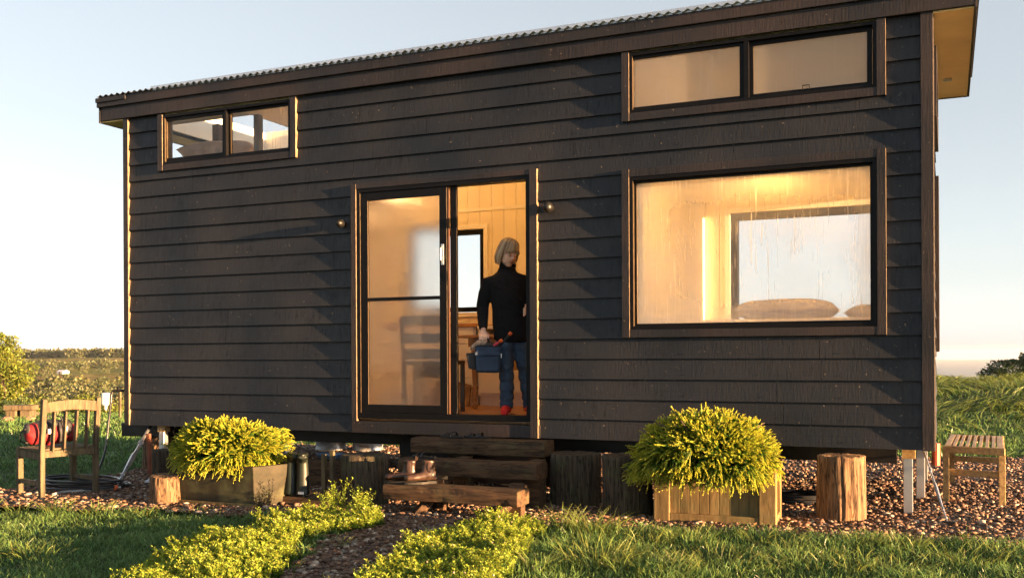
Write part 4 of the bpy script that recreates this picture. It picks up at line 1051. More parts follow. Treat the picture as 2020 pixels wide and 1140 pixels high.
o = MB().lathe((0, 0, 0), [(.0, 0), (.02, 0), (.025, .02), (.015, .04)], 10).build('hose_connector', plain('orange_plastic', (.6, .12, .03), .4)); o.location = (-6.77, -1.03, .012); tag(o, 'small orange hose connector on the gravel by the left tie-down', 'connector')
o = MB().tube([(-6.74, -1.0, .03), (-6.9, -1.18, .02), (-7.05, -1.36, .02), (-7.0, -1.5, .02)], .012, 8).build('grey_pipe', plain('grey_conduit', (.3, .3, .3), .5)); tag(o, 'grey plastic pipe on the gravel beside the chair legs', 'pipe')
V = [(0, 0, 0), (.30, 0, 0), (.30, .14, 0), (0, .14, 0), (.12, .02, .085), (.30, .0, .10), (.30, .14, .10), (.12, .12, .085)]
o = MB().add(V, [(3,2,1,0), (0,1,5,4), (1,2,6,5), (2,3,7,6), (3,0,4,7), (4,5,6,7)]).build('leveling_wedge', plain('pale_wedge_plastic', (.62, .66, .72), .4), bevel=.006); o.location = (-6.92, -.55, .01); tag(o, 'pale grey plastic wedge behind the short orange stump', 'wedge')
o = MB().bar((-7.32, -.05, 0), (-7.33, -.05, .42), .03, .03).build('survey_peg', plain('rusty_peg', (.16, .05, .025), .8)); tag(o, 'thin rusty red peg standing beside the left jack post', 'peg')
# tangle of dry vine hanging under the left end
r_ = random.Random(12); mb = MB()
for i in range(90):
    x = r_.uniform(-7.5, -6.5); y = r_.uniform(.15, .5); p = Vector((x, y, .5)); pts = [p]
    for k in range(4): p = p + Vector((r_.uniform(-.06, .06), r_.uniform(-.03, .03), -r_.uniform(.05, .10))); pts.append(p)
    mb.tube(pts, .003, 4, cap=False)
o = mb.build('hanging_vine', M['bark']); tag(o, 'tangle of thin dark vine stems hanging under the left end of the cabin', 'vine', kind='stuff')

# ------------------------------------------------------------------ interior furniture
FZ = .665
cab = empty('drawer_cabinet', (-4.7, 1.7, FZ), 'cream kitchen drawer cabinet with a wooden top below the back window', 'cabinet')
CY_ = 1.62
MB().box(-5.45, -4.50, CY_ + .02, 2.33, FZ + .10, 1.485).build('carcass', M['cabinet'], cab, bevel=.002)
MB().box(-5.45, -4.50, CY_ + .06, 2.3, FZ, FZ + .099).build('plinth', M['cabinet'], cab)
MB().box(-5.47, -4.47, CY_ - .02, 2.345, 1.486, 1.52).build('worktop', M['pine'], cab, bevel=.003)
for k in range(4):
    z0 = FZ + .115 + k * .178
    dw = MB().box(-4.99, -4.515, CY_ - .002, CY_ + .018, z0, z0 + .168).build('drawer', M['cabinet'], cab, bevel=.003)
    MB().ball((-4.70, CY_ - .018, z0 + .09), .017).build('knob', M['cabinet'], dw, smooth=True)
    dw = MB().box(-5.44, -5.0, CY_ - .002, CY_ + .018, z0, z0 + .168).build('drawer', M['cabinet'], cab, bevel=.003)
cab = empty('low_cabinet', (-4.1, 1.7, FZ), 'cream low cabinet with an open basket shelf behind the woman', 'cabinet')
MB().box(-4.465, -3.6, CY_ + .0, 2.33, FZ + .10, 1.03).build('carcass', M['cabinet'], cab, bevel=.002)
MB().box(-4.44, -3.62, CY_ - .018, CY_ - .001, FZ + .13, 1.01).build('drawer', M['cabinet'], cab, bevel=.002)
MB().box(-4.465, -3.6, CY_ + .04, 2.3, FZ, FZ + .099).build('plinth', M['cabinet'], cab)
MB().box(-4.465, -4.44, CY_, 2.33, 1.031, 1.46).build('side_panel', M['cabinet'], cab); MB().box(-3.625, -3.6, CY_, 2.33, 1.031, 1.46).build('side_panel', M['cabinet'], cab)
MB().box(-4.47, -3.58, CY_ - .02, 2.33, 1.461, 1.495).build('worktop', M['cabinet'], cab, bevel=.003)
bk = MB().tube([(0, 0, 0), (0, 0, .22)], [(.15, .12), (.18, .14)], 18).build('wicker_basket', plain('wicker', (.40, .24, .10), .8, 0, .5, 40, .01), smooth=False); bk.location = (-4.12, 1.86, 1.032); tag(bk, 'wicker basket on the open shelf behind the jeans', 'basket')
o = MB().box(-.14, .14, -.08, .08, 0, .10).build('orange_parcel', plain('orange_cloth', (.8, .2, .04), .7), bevel=.02); o.location = (-4.12, 1.86, 1.255); tag(o, 'bright orange folded cloth in the basket on the shelf', 'cloth')
tb = empty('side_table', (-4.15, 1.05, FZ), 'varnished pine table with turned legs behind the blue bag', 'table')
MB().box(-4.33, -3.55, .88, 1.32, 1.355, 1.385).build('tabletop', M['pine'], tb, bevel=.006)
MB().box(-4.24, -3.64, .93, 1.27, 1.27, 1.354).build('apron', M['pine'], tb)
for x, y in ((-4.19, .97), (-4.02, 1.26), (-3.66, .97), (-3.66, 1.25)):
    MB().lathe((x, y, FZ), [(.018, 0), (.024, .03), (.016, .05), (.026, .15), (.032, .17), (.02, .18), (.034, .20), (.03, .22), (.018, .23), (.022, .26), (.03, .42), (.028, .52), (.034, .53), (.034, .62)], 14).build('leg', M['pine'], tb, smooth=True)
# dark ladder-back chair behind the misted leaf
dc = empty('dining_chair', (-4.35, .55, FZ), 'dark ladder-back dining chair seen blurred through the misted door', 'chair')
T_ = Matrix.Translation((-4.36, .46, FZ)) @ Matrix.Rotation(R(8), 4, 'Z')
for x, ln in ((-.21, 1), (.21, 1)):
    MB().bar((x, -.16, 0), (x, -.16, .44), .035, .035).xf(T_).build('leg', M['darkwood'], dc, bevel=.003)
    MB().bar((x, -.16, .44), (x * 1.02, -.24, .88), .034, .03).xf(T_).build('back_post', M['darkwood'], dc, bevel=.003)
    MB().bar((x, .2, 0), (x, .2, .44), .035, .035).xf(T_).build('leg', M['darkwood'], dc, bevel=.003)
for z, y in ((.84, -.235), (.68, -.205), (.54, -.18)): MB().box(-.21, .21, y - .01, y + .01, z - .045, z + .045).xf(T_).build('back_slat', M['darkwood'], dc, bevel=.003)
MB().box(-.23, .23, -.18, .22, .44, .475).xf(T_).build('seat', M['darkwood'], dc, bevel=.006)
# second chair leg seen in the doorway belongs to a folded chair
dc = empty('folding_chair', (-4.32, .9, FZ), 'dark folding chair just inside the doorway beside the paper bag', 'chair')
MB().tube([(-4.20, .55, FZ), (-4.30, .80, 1.10)], .014, 8).build('leg', M['darkwood'], dc)
MB().tube([(-4.55, .62, FZ), (-4.62, .86, 1.10)], .014, 8).build('leg', M['darkwood'], dc)
MB().box(-4.66, -4.28, .74, .78, .98, 1.10).build('seat', M['darkwood'], dc)
# paper bag with rolled top
V = [(-.13, -.08, 0), (.13, -.08, 0), (.13, .08, 0), (-.13, .08, 0), (-.14, -.06, .22), (.12, -.07, .25), (.13, .06, .23), (-.13, .07, .26)]
o = MB().add(V, [(3,2,1,0), (0,1,5,4), (1,2,6,5), (2,3,7,6), (3,0,4,7)]).build('paper_bag', plain('kraft_paper', (.34, .19, .08), .8, 0, .35, 9, .01), recalc=True); o.location = (-4.62, 1.42, FZ); o.rotation_euler = (.1, .12, .4)
sm = o.modifiers.new('thick', 'SOLIDIFY'); sm.thickness = .004; tag(o, 'crumpled brown paper bag on the floor by the drawer cabinet', 'paper bag')
# little things on the worktop
r_ = random.Random(5)
for i in range(4):
    o = MB().lathe((0, 0, 0), [(.014, 0), (.014, .07 + .01 * i), (.010, .08 + .01 * i)], 10).build('spice_jar', plain('jar_tone_%s' % 'abcd'[i], ((.5, .45, .4), (.1, .1, .12), (.35, .12, .06), (.6, .6, .6))[i], .3)); o.location = (-4.94 + .045 * i, 1.78, 1.52)
    tag(o, ('pale tall jar, first in the little row on the worktop', 'near-black jar, second in the little row on the worktop', 'reddish jar, third in the little row on the worktop', 'white jar, last in the little row on the worktop')[i], 'jar', 'jars in a row on the worktop')
o = MB().tube(smooth_path([Vector((0, 0, .02)), Vector((.02, 0, .14)), Vector((.07, 0, .18)), Vector((.09, 0, .10)), Vector((.06, -.03, .02)), Vector((.16, -.05, .0))]), .006, 6).build('power_cord', M['black_metal'], smooth=True); o.location = (-4.36, 1.80, 1.51); tag(o, 'black cord curling above the worktop behind the woman', 'cord')
MB().box(-5.54, -3.5, 2.338, 2.349, 2.80, 2.84).build('picture_rail', M['ceiling'], house)
MB().box(-4.462, -2.36, 2.336, 2.349, FZ + .001, FZ + .11).build('skirting', M['ceiling'], house)

M['linen'] = plain('mauve_grey_linen', (.30, .31, .42), .9, 0, .12, 5, .006, sheen=.2); M['sheet'] = plain('white_bedding', (.75, .72, .72), .9, 0, .08, 4, .01)
bd = empty('daybed', (-1.2, 1.3, FZ), 'raised daybed with white bedding under the picture window', 'bed')
MB().box(-2.24, -.22, .35, 2.33, FZ + .001, 1.28).build('base', M['cabinet'], bd)
mt = MB().box(-2.23, -.23, .36, 2.32, 1.281, 1.47).build('mattress', M['sheet'], bd, bevel=.04)
def pillow(c, size, rot, mat, name, label, tilt=0):
    n = 22; V = []; F = []
    for s_ in (1, -1):
        for i in range(n + 1):
            for j in range(n + 1):
                u, v = i / n * 2 - 1, j / n * 2 - 1; k = (1 - u ** 4) ** .5 * (1 - v ** 4) ** .5
                pin = 1 - .09 * (abs(u * v)) ** .5 * 0 - .10 * (1 - abs(u)) * abs(v) - .10 * (1 - abs(v)) * abs(u)
                V.append((u * size[0] / 2 * pin, v * size[1] / 2 * pin, s_ * (size[2] / 2 * k * (1 + .12 * noise.noise(Vector((u * 2, v * 2, s_ + c[0])))))))
    m_ = (n + 1) ** 2
    for i in range(n):
        for j in range(n):
            a = i * (n + 1) + j; F.append((a, a + 1, a + n + 2, a + n + 1)); F.append((m_ + a + n + 1, m_ + a + n + 2, m_ + a + 1, m_ + a))
    o_ = MB().add(V, F).xf(Matrix.Rotation(R(rot), 4, 'Z') @ Matrix.Rotation(R(tilt), 4, 'X')).build(name, mat, smooth=True, recalc=False)
    o_.location = c; tag(o_, label, 'cushion'); return o_
pillow((-1.24, .95, 1.555), (.86, .52, .19), 4, M['linen'], 'pillow', 'large mauve grey pillow lying on the daybed by the picture window')
pillow((-.52, 1.25, 1.53), (.50, .45, .14), -6, M['linen'], 'pillow', 'second grey pillow partly hidden by the right edge of the picture window')
pillow((-6.86, .58, 3.27), (.85, .55, .24), 10, plain('tan_cushion_cloth', (.42, .30, .22), .9), 'loft_cushion', 'big tan cushion lying in the left loft window', -8)
MB().box(-7.5, -5.6, .3, 2.3, 2.981, 3.08).build('loft_mattress', M['sheet'], house, bevel=.03)
# ------------------------------------------------------------------ the woman in the doorway
def skin_mat():
    t = NT('skin'); co = t.coord(); t.col(t.ramp(t.noise(co, 14, 4), [(.3, (.66, .37, .25)), (.7, (.80, .50, .36))]))
    t.set(Roughness=.5, Subsurface_Weight=.15, Subsurface_Scale=.01); t.bump(t.noise(co, 90, 4), .0015, .6); return t.m
def knit_mat():
    t = NT('black_knit'); t.col((.012, .012, .014)); t.set(Roughness=.95, Specular_IOR_Level=.15)
    wv = t.n('ShaderNodeTexWave', bands_direction='Z'); wv.inputs['Scale'].default_value = 45; wv.inputs['Distortion'].default_value = 1.2; t.l(t.coord(), wv.inputs['Vector'])
    m_ = t.mix(.5, wv.outputs[0], t.noise(t.coord(), 9, 4)); t.bump(m_, .003, .6); return t.m
def denim_mat():
    t = NT('blue_denim'); co = t.coord((1, 1, .6)); t.col(t.ramp(t.noise(co, 13, 6, .7), [(.32, (.018, .035, .07)), (.55, (.035, .07, .13)), (.75, (.10, .16, .24))]))
    t.set(Roughness=.85); t.bump(t.noise(t.coord((1, 1, 2.2)), 12, 5), .012, .9); return t.m
M['skin'] = skin_mat(); M['knit'] = knit_mat(); M['denim'] = denim_mat()
M['sock'] = plain('red_wool_sock', (.50, .012, .012), .9, 0, .2, 60, .002)
t = NT('ash_blonde_hair'); g0 = t.n('ShaderNodeNewGeometry'); t.col(t.ramp(g0.outputs['Random Per Island'], [(0, (.16, .10, .055)), (.35, (.36, .23, .12)), (.7, (.52, .36, .21)), (1, (.70, .55, .38))])); t.set(Roughness=.42)
M['hair'] = t.m
M['lip'] = plain('lip', (.34, .12, .10), .45); M['eye'] = plain('eyelash_line', (.05, .03, .02), .5); M['brow'] = plain('eyebrow', (.22, .14, .09), .8)
PT = Matrix.Translation((-3.57, .345, FZ)) @ Matrix.Rotation(R(23.8), 4, 'Z')
person = empty('person', (-3.57, .345, FZ), 'woman in black turtleneck jumper, jeans and red socks stepping out with a blue bag', 'person')
HT = Matrix.Translation((.020, -.050, 1.416)) @ Matrix.Rotation(R(32), 4, 'Z') @ Matrix.Rotation(R(20), 4, 'X')
HT = HT @ Matrix.Rotation(R(7), 4, 'Y')
hb = MB()
hb.ball((0, .012, .030), (.071, .090, .088), 28, 20)
hb.ball((0, -.014, -.030), (.060, .066, .078), 26, 18)             # face mass
hb.ball((0, -.020, -.055), (.050, .052, .052), 22, 14)
hb.ball((0, -.050, -.084), (.030, .024, .022))                      # chin
for s_ in (-1, 1):
    hb.ball((s_ * .030, -.050, -.022), (.024, .020, .026))           # cheek
    hb.ball((s_ * .027, -.068, .022), (.020, .011, .008))            # brow ridge
    hb.ball((s_ * .027, -.0685, .004), (.0145, .010, .0095))         # closed lid
    hb.ball((s_ * .069, .012, -.010), (.008, .018, .028))            # ear
    hb.ball((s_ * .034, -.020, -.060), (.024, .040, .030))           # jaw
hb.tube([(0, -.074, .018), (0, -.086, .0), (0, -.097, -.018), (0, -.092, -.030)], [.0075, .009, .0125, .009], 10)
for s_ in (-1, 1): hb.ball((s_ * .010, -.084, -.025), (.008, .010, .007))
hb.ball((0, -.074, -.047), (.022, .009, .0055)); hb.ball((0, -.071, -.058), (.020, .010, .0055))
hb.xf(HT)
hb.tube([(0.005, .03, 1.20), (.008, .01, 1.29), (.018, -.02, 1.37)], [.06, .055, .052], 18)
# hidden limbs inside the clothes keep the body one surface
hb.tube([(.05, .03, .72), (.04, .02, .9), (.02, .01, 1.1), (.005, .02, 1.21), (.005, .03, 1.25)], [(.12, .08), (.12, .08), (.13, .08), (.12, .07), (.06, .05)], 18, ref=(1, 0, 0))
for pts, rr_ in (([(-.10, .02, 1.18), (-.165, .01, 1.17), (-.212, .03, .95), (-.205, -.06, .78), (-.203, -.095, .735)], [.05, .045, .036, .028, .022]),
                 ([(.10, .02, 1.18), (.19, .03, 1.18), (.275, .06, .96), (.235, -.06, .945), (.205, -.115, .935)], [.05, .045, .036, .028, .022]),
                 ([(-.01, .03, .74), (-.005, .0, .43), (.0, .02, .09)], [.065, .05, .035]), ([(.12, .04, .74), (.155, .0, .43), (.20, .10, .09)], [.065, .05, .035]),
                 ([(.0, .035, .05), (-.01, -.02, .045), (-.02, -.10, .03), (-.023, -.15, .025)], [.032, .034, .03, .018]), ([(.20, .11, .05), (.205, .06, .045), (.21, -.02, .03), (.212, -.07, .025)], [.032, .034, .03, .018])):
    hb.tube(pts, rr_, 14)
# right hand: back of the hand to the lens, fingers closed round the bag handle
hb.tube([(-.203, -.10, .738), (-.203, -.125, .715), (-.203, -.145, .695)], [(.026, .016), (.036, .017), (.038, .014)], 14, ref=(1, 0, 0))
for i, x in enumerate((-.232, -.213, -.194, -.176)):
    k = (.86, 1, 1.02, .94)[i]
    hb.tube([(x, -.146, .700), (x - .001, -.166 - .004 * k, .690 - .004 * k), (x, -.172, .668 - .008 * k), (x + .001, -.160, .654 - .008 * k), (x, -.142, .660)], [.0098, .0095, .0088, .0082, .0065], 10)
hb.tube([(-.172, -.118, .715), (-.158, -.128, .698), (-.160, -.142, .678), (-.170, -.152, .664)], [.012, .0105, .0095, .007], 10)
# left hand, loosely curled
hb.tube([(.205, -.115, .935), (.19, -.138, .925), (.178, -.16, .915)], [(.018, .026), (.018, .036), (.014, .036)], 14, ref=(0, 1, 0))
for i in range(4):
    z = .942 - .019 * i; k = (.9, 1, .95, .8)[i]
    hb.tube([(.180, -.158, z), (.166 - .004 * k, -.176, z - .006), (.152, -.172 - .004 * k, z - .016), (.150, -.155, z - .022)], [.0095, .009, .0082, .0065], 10)
hb.tube([(.195, -.13, .955), (.178, -.145, .965), (.162, -.16, .957)], [.012, .010, .007], 10)
body = hb.xf(PT).build('body', M['skin'], person, smooth=True, recalc=False); remesh(body, .0036, 7)
# face details
for s_ in (-1, 1):
    MB().tube([(s_ * .014, -.0775, .002), (s_ * .027, -.0795, -.0025), (s_ * .040, -.073, .001)], [.0012, .0022, .0012], 6).xf(PT @ HT).build('eyelashes', M['eye'], person)
    MB().tube([(s_ * .013, -.079, .026), (s_ * .028, -.080, .031), (s_ * .044, -.068, .025)], [.002, .0032, .0015], 6).xf(PT @ HT).build('eyebrow', M['brow'], person)
MB().tube([(-.027, -.074, -.049), (-.008, -.0865, -.050), (0, -.088, -.051), (.008, -.0865, -.050), (.027, -.074, -.049)], [(.001, .001), (.004, .0035), (.0035, .003), (.004, .0035), (.001, .001)], 8).xf(PT @ HT).build('lips', M['lip'], person, smooth=True)
MB().tube([(-.017, -.081, -.058), (0, -.087, -.060), (.017, -.081, -.058)], [.0012, .0045, .0012], 8).xf(PT @ HT).build('lips', M['lip'], person, smooth=True)
# hair: cap plus falling strands with a fringe
g_ = np.random.default_rng(5); mb = MB()
mb.ball((0, .020, .042), (.083, .098, .092), 26, 18)
keep = []
base_v = mb.v[:]
def hair_ok(p): return p.z > .075 or p.y > -.005
mb.f = [f for f in mb.f if all(hair_ok(mb.v[i]) for i in f)]
r_ = random.Random(9)
for k in range(1500):
    a = r_.uniform(0, 2 * math.pi); front = math.cos(a) # front = +1 toward face
    sx, sy = math.sin(a), -math.cos(a)
    fringe = front > .62
    if not fringe and front > .44: continue
    crown = Vector((.012 * sx + r_.uniform(-.012, .012), .02 + .02 * sy, .131 + r_.uniform(-.005, .005)))
    rx, ry = .083 + r_.uniform(-.006, .007), .100 + r_.uniform(-.006, .006)
    mid = Vector((sx * rx * .75, .02 + sy * ry * .75, .115)); side = Vector((sx * rx * 1.0, .02 + sy * ry * 1.0, .055))
    if fringe:
        drift = .010 * (1 if sx > -.1 else -1)
        end = Vector((sx * rx * 1.02 + drift, .012 + sy * ry * 1.0, .044 + r_.uniform(-.014, .014) + abs(sx) * -.022))
        pts = [crown, mid, side, end]
    else:
        wide = 1.13 + r_.uniform(-.03, .03); low = Vector((sx * rx * wide, .020 + sy * ry * 1.03, -.020)); L_ = -.086 + r_.uniform(-.016, .016)
        nr = Vector((sx * rx * (wide - .02), .020 + sy * ry * 1.0, -.060)); end = Vector((sx * rx * (.93 + r_.uniform(-.06, .04)), .014 + sy * ry * .86, L_ - .012))
        pts = [crown, mid, side, low, nr, end]
    m3 = (len(pts) - 1) * 3
    mb.tube(smooth_path(pts, 3), [(.0034, .0018)] * m3 + [(.0008, .0008)], 5, cap=False, ref=(sy, -sx, 0))
mb.xf(PT @ HT).build('hair', M['hair'], person, smooth=True)
# jumper
jb = MB()
jb.tube([(.055, .025, .655), (.055, .02, .68), (.05, .02, .80), (.04, .015, .95), (.025, .01, 1.08), (.012, .01, 1.17), (.008, .015, 1.225), (.006, .015, 1.262), (.010, .005, 1.30), (.014, -.004, 1.328)],
        [(.158, .112), (.168, .118), (.176, .12), (.168, .115), (.176, .115), (.182, .108), (.150, .092), (.088, .075), (.071, .070), (.070, .070)], 34, ref=(1, 0, 0))
jb.tube([(-.10, .015, 1.175), (-.158, .012, 1.165), (-.190, .02, 1.07), (-.213, .032, .96), (-.211, -.01, .87), (-.206, -.06, .79), (-.204, -.085, .757)], [.062, .064, .060, .056, .050, .043, .037], 20)
jb.tube([(.10, .02, 1.185), (.185, .03, 1.178), (.235, .045, 1.07), (.277, .06, .965), (.262, .0, .945), (.232, -.06, .943), (.214, -.10, .939)], [.062, .064, .060, .055, .050, .044, .037], 20)
for k in range(9):
    z = .72 + .05 * k; r_ = random.Random(k); x0 = -.1 + .02 * r_.random()
    jb.tube([(x0 - .03 + .05 * (k % 3), -.09, z + .12), (.0 + .03 * (k % 4), -.098, z + .03), (.06 + .02 * k, -.094, z - .04)], [.003, .012, .003], 8)
jm = jb.xf(PT).build('jumper', M['knit'], person, smooth=True, recalc=False); remesh(jm, .007, 6)
MB().tube([(.010, .004, 1.296), (.0135, -.002, 1.32), (.015, -.006, 1.338)], [.0735, .0745, .0725], 26).xf(PT).build('roll_collar', M['knit'], person, smooth=True)
# jeans
jb = MB()
jb.tube([(.05, .025, .80), (.05, .025, .72), (.05, .025, .66)], [(.145, .098), (.155, .105), (.13, .09)], 26, ref=(1, 0, 0))
def leg(pts, rr_): jb.tube(smooth_path([Vector(p) for p in pts], 5), [rr_[min(int(i / 5), len(rr_) - 2)] * (1 - (i / 5) % 1) + rr_[min(int(i / 5) + 1, len(rr_) - 1)] * ((i / 5) % 1) + (.006 * math.sin(i * 2.1) if i > 9 else .003 * math.sin(i * 1.7)) for i in range((len(pts) - 1) * 5 + 1)], 22)
leg([(-.01, .02, .72), (-.012, .005, .58), (-.006, -.01, .43), (-.0, .012, .26), (-.002, .022, .12), (-.004, .018, .055)], [.088, .082, .067, .064, .060, .058])
leg([(.115, .03, .72), (.135, .02, .58), (.158, .01, .43), (.18, .06, .26), (.20, .10, .12), (.203, .10, .055)], [.088, .082, .067, .064, .060, .058])
jm = jb.xf(PT).build('jeans', M['denim'], person, smooth=True, recalc=False); remesh(jm, .007, 4)
for pts in ([(.0, .03, .10), (.0, .035, .05), (-.01, -.02, .045), (-.02, -.10, .032), (-.024, -.155, .024)], [(.20, .10, .10), (.20, .11, .05), (.205, .06, .045), (.21, -.02, .032), (.212, -.07, .024)]):
    s_ = MB().tube(smooth_path([Vector(p) for p in pts], 3), [.042, .043, .043, .043, .043, .044, .043, .042, .040, .037, .034, .030, .018], 16).xf(PT).build('sock', M['sock'], person, smooth=True); remesh(s_, .005, 3)

# ------------------------------------------------------------------ tool bag and what it holds
M['bagblue'] = plain('navy_canvas', (.020, .036, .070), .85, 0, .25, 12, .004)
def bagloc(mb): return mb.xf(PT)
tbag = empty('tool_bag', PT @ Vector((-.17, -.16, .37)), 'navy blue garden tool bag hanging from her right hand', 'tool bag')
V = [(-.265, -.215, .375), (-.062, -.215, .372), (-.062, -.10, .372), (-.265, -.10, .375), (-.272, -.225, .60), (-.055, -.225, .595), (-.055, -.09, .605), (-.272, -.09, .61)]
remesh(bagloc(MB().add(V, [(3,2,1,0), (0,1,5,4), (1,2,6,5), (2,3,7,6), (3,0,4,7), (4,5,6,7)]).tube([(-.25, -.212, .44), (-.165, -.222, .47), (-.08, -.212, .42)], [.01, .022, .01], 10)).build('body', M['bagblue'], tbag, smooth=True), .008, 9)
bagloc(MB().prism([(-.262, -.222, .515), (-.065, -.222, .515), (-.068, -.222, .39), (-.165, -.222, .385), (-.258, -.222, .39)], (0, -.018, 0))).build('front_pocket', M['bagblue'], tbag, bevel=.007)
bagloc(MB().prism([(-.275, -.232, .525), (-.052, -.232, .52), (-.052, -.232, .545), (-.165, -.232, .60), (-.275, -.232, .55)], (0, -.012, 0))).build('pocket_flap', M['bagblue'], tbag, bevel=.004)
bagloc(MB().prism([(-.266, -.20, .395), (-.33, -.20, .41), (-.352, -.20, .545), (-.272, -.20, .55)], (0, .10, 0))).build('side_pocket', M['blackcloth'], tbag, bevel=.01)
bagloc(MB().tube(smooth_path([Vector(p) for p in ((-.262, -.155, .60), (-.258, -.155, .645), (-.235, -.155, .668), (-.17, -.155, .668), (-.15, -.155, .645), (-.13, -.155, .60))]), .008, 8)).build('handle', M['blackcloth'], tbag, smooth=True)
bagloc(MB().box(-.05, -.043, -.20, -.19, .50, .54)).build('buckle', M['galv'], tbag)
bagloc(MB().tube([(-.27, -.157, .603), (-.165, -.157, .612), (-.055, -.157, .60)], [(.055, .02), (.06, .025), (.055, .02)], 16, ref=(0, 1, 0))).build('top_band', M['blackcloth'], tbag, smooth=True)
gl_ = MB()
for i, (x, z, a) in enumerate(((-.30, .600, .02), (-.275, .622, .03), (-.25, .635, .035), (-.225, .632, .03), (-.205, .625, .02))):
    gl_.tube([(x, -.19, z - .03), (x + a * .4, -.20, z), (x + a, -.19, z + .015 + .006 * (i % 2)), (x + a * 1.4, -.17, z + .01)], [.016, .017, .016, .010], 10)
o = bagloc(gl_).build('garden_gloves', plain('striped_glove_cloth', (.30, .20, .14), .9, 0, .7, 30), smooth=True); remesh(o, .005, 3); tag(o, 'pair of pale striped garden gloves stuffed in the top of the blue bag', 'gloves')
M['orange'] = plain('orange_grip', (.80, .13, .02), .45, 0, .05)
lp = empty('loppers', PT @ Vector((-.07, -.16, .58)), 'long-handled garden loppers with orange-tipped grips sticking out of the blue bag', 'loppers')
for p, q in (((-.10, -.16, .56), (.035, -.165, .715)), ((-.12, -.18, .60), (-.045, -.19, .652))):
    p, q = Vector(p), Vector(q); d = (q - p).normalized()
    bagloc(MB().tube([p, q - d * .02], .010, 10)).build('handle', M['blackcloth'], lp); bagloc(MB().tube([q - d * .02, q, q + d * .012], [.014, .017, .012], 12)).build('grip_end', M['orange'], lp, smooth=True)
o = bagloc(MB().tube([(-.125, -.20, .60), (-.075, -.225, .63), (-.065, -.228, .632)], [.008, .012, .009], 10)).build('red_grip', plain('pinkish_red_grip', (.6, .05, .08), .45), smooth=True); tag(o, 'short pinkish red tool grip poking from the bag front', 'tool')

# ------------------------------------------------------------------ lawn, long grass, border herbs
def zs(x, y): return np.array([ground_z(a, b) for a, b in zip(x, y)])
parts = []
def grass_zone(n, z0, z1, h0, h1, w_, lean, filt=None, clump=.5, px0=-330, px1=2420):
    x, y, z = frustum_pts(n, z0, z1, px0, px1)
    k = ~in_bed(x, y)
    if filt is not None: k &= filt(x, y)
    x, y = x[k], y[k]
    cl = .5 + .5 * np.sin(x * 5.1 + 1.3 * np.sin(y * 3.7)) * np.sin(y * 6.3 + 1.1 * np.sin(x * 4.1)); m_ = rng.random(len(x)) < (1 - clump) + clump * cl * 1.2
    x, y, cl = x[m_], y[m_], cl[m_]; n = len(x)
    h = (h0 + (h1 - h0) * rng.random(n) ** 1.6) * (.65 + .7 * cl)
    P = np.stack([x, y, zs(x, y) - .004], 1)
    parts.append(blades(P, h, w_ * (.7 + .6 * rng.random(n)), lean * (.25 + rng.random(n))))
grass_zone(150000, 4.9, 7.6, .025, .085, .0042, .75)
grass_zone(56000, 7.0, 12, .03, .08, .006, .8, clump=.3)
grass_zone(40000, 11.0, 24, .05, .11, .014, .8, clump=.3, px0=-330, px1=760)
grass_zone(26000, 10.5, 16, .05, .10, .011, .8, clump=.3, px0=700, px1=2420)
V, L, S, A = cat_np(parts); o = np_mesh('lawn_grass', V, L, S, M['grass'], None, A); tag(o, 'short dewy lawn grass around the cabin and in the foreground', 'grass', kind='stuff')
parts = []
# long meadow grass on the mound at the right, in leaning tufts
x, y, z = frustum_pts(40000, 13.5, 44, 1600, 2450); k = rng.random(len(x)) < np.clip((z - 13) / 5, .05, 1); x, y, z = x[k], y[k], z[k]
az = np.sin(x * 1.1 + 2) * 2 + np.cos(y * .9) * 2 + rng.normal(size=len(x)) * .5
cl = .5 + .5 * np.sin(x * 2.3 + np.sin(y * 1.9) * 2) * np.sin(y * 1.7)
parts.append(blades(np.stack([x, y, zs(x, y) - .02], 1), (.16 + .22 * rng.random(len(x))) * (.6 + .8 * cl), .012 + .0007 * z, 1.0 + .5 * rng.random(len(x)), az))
# rough tufts at the lawn edge and in the foreground
def tuft(cx, cy, n, h, spread=.10):
    a = rng.random(n) * 6.28; r = rng.random(n) ** .5 * spread; P = np.stack([cx + r * np.cos(a), cy + r * np.sin(a), 0 * a], 1)
    parts.append(blades(P, h * (.5 + .6 * rng.random(n)), .0048 * (.7 + .6 * rng.random(n)), .35 + .9 * rng.random(n), a + rng.normal(size=n) * .6))
for px, py, n, h, sp in ((1110, 1050, 90, .22, .13), (1170, 1058, 110, .24, .15), (1225, 1062, 40, .18, .12), (1180, 1115, 190, .20, .22), (1060, 1125, 60, .16, .12), (1290, 1075, 60, .13, .12),
                         (1360, 1070, 70, .15, .15), (110, 1012, 70, .15, .12), (190, 1015, 60, .13, .12), (290, 1018, 30, .10, .10), (385, 1015, 26, .10, .10), (1430, 1120, 150, .13, .3), (1560, 1090, 40, .14, .1),
                         (1700, 1075, 70, .13, .12), (1790, 1085, 60, .14, .12), (1620, 1120, 120, .12, .3), (1900, 1110, 110, .13, .25), (1990, 1100, 70, .13, .2), (1490, 1070, 30, .11, .1), (40, 1010, 40, .12, .1), (1290, 1130, 120, .15, .25),
                         (1750, 1130, 110, .13, .3), (500, 1030, 20, .09, .1), (70, 1100, 60, .10, .2)):
    p = onZ(px, py); tuft(p.x, p.y, n, h, sp)
for i, p in enumerate(BED):
    q = BED[(i + 1) % len(BED)]; ln_ = math.hypot(q[0] - p[0], q[1] - p[1])
    for j in range(int(ln_ * 3.2)):
        t = rng.random(); x = p[0] + (q[0] - p[0]) * t + rng.normal() * .07; y = p[1] + (q[1] - p[1]) * t + rng.normal() * .07
        tuft(x, y, int(8 + 14 * rng.random()), .06 + .09 * rng.random(), .05)
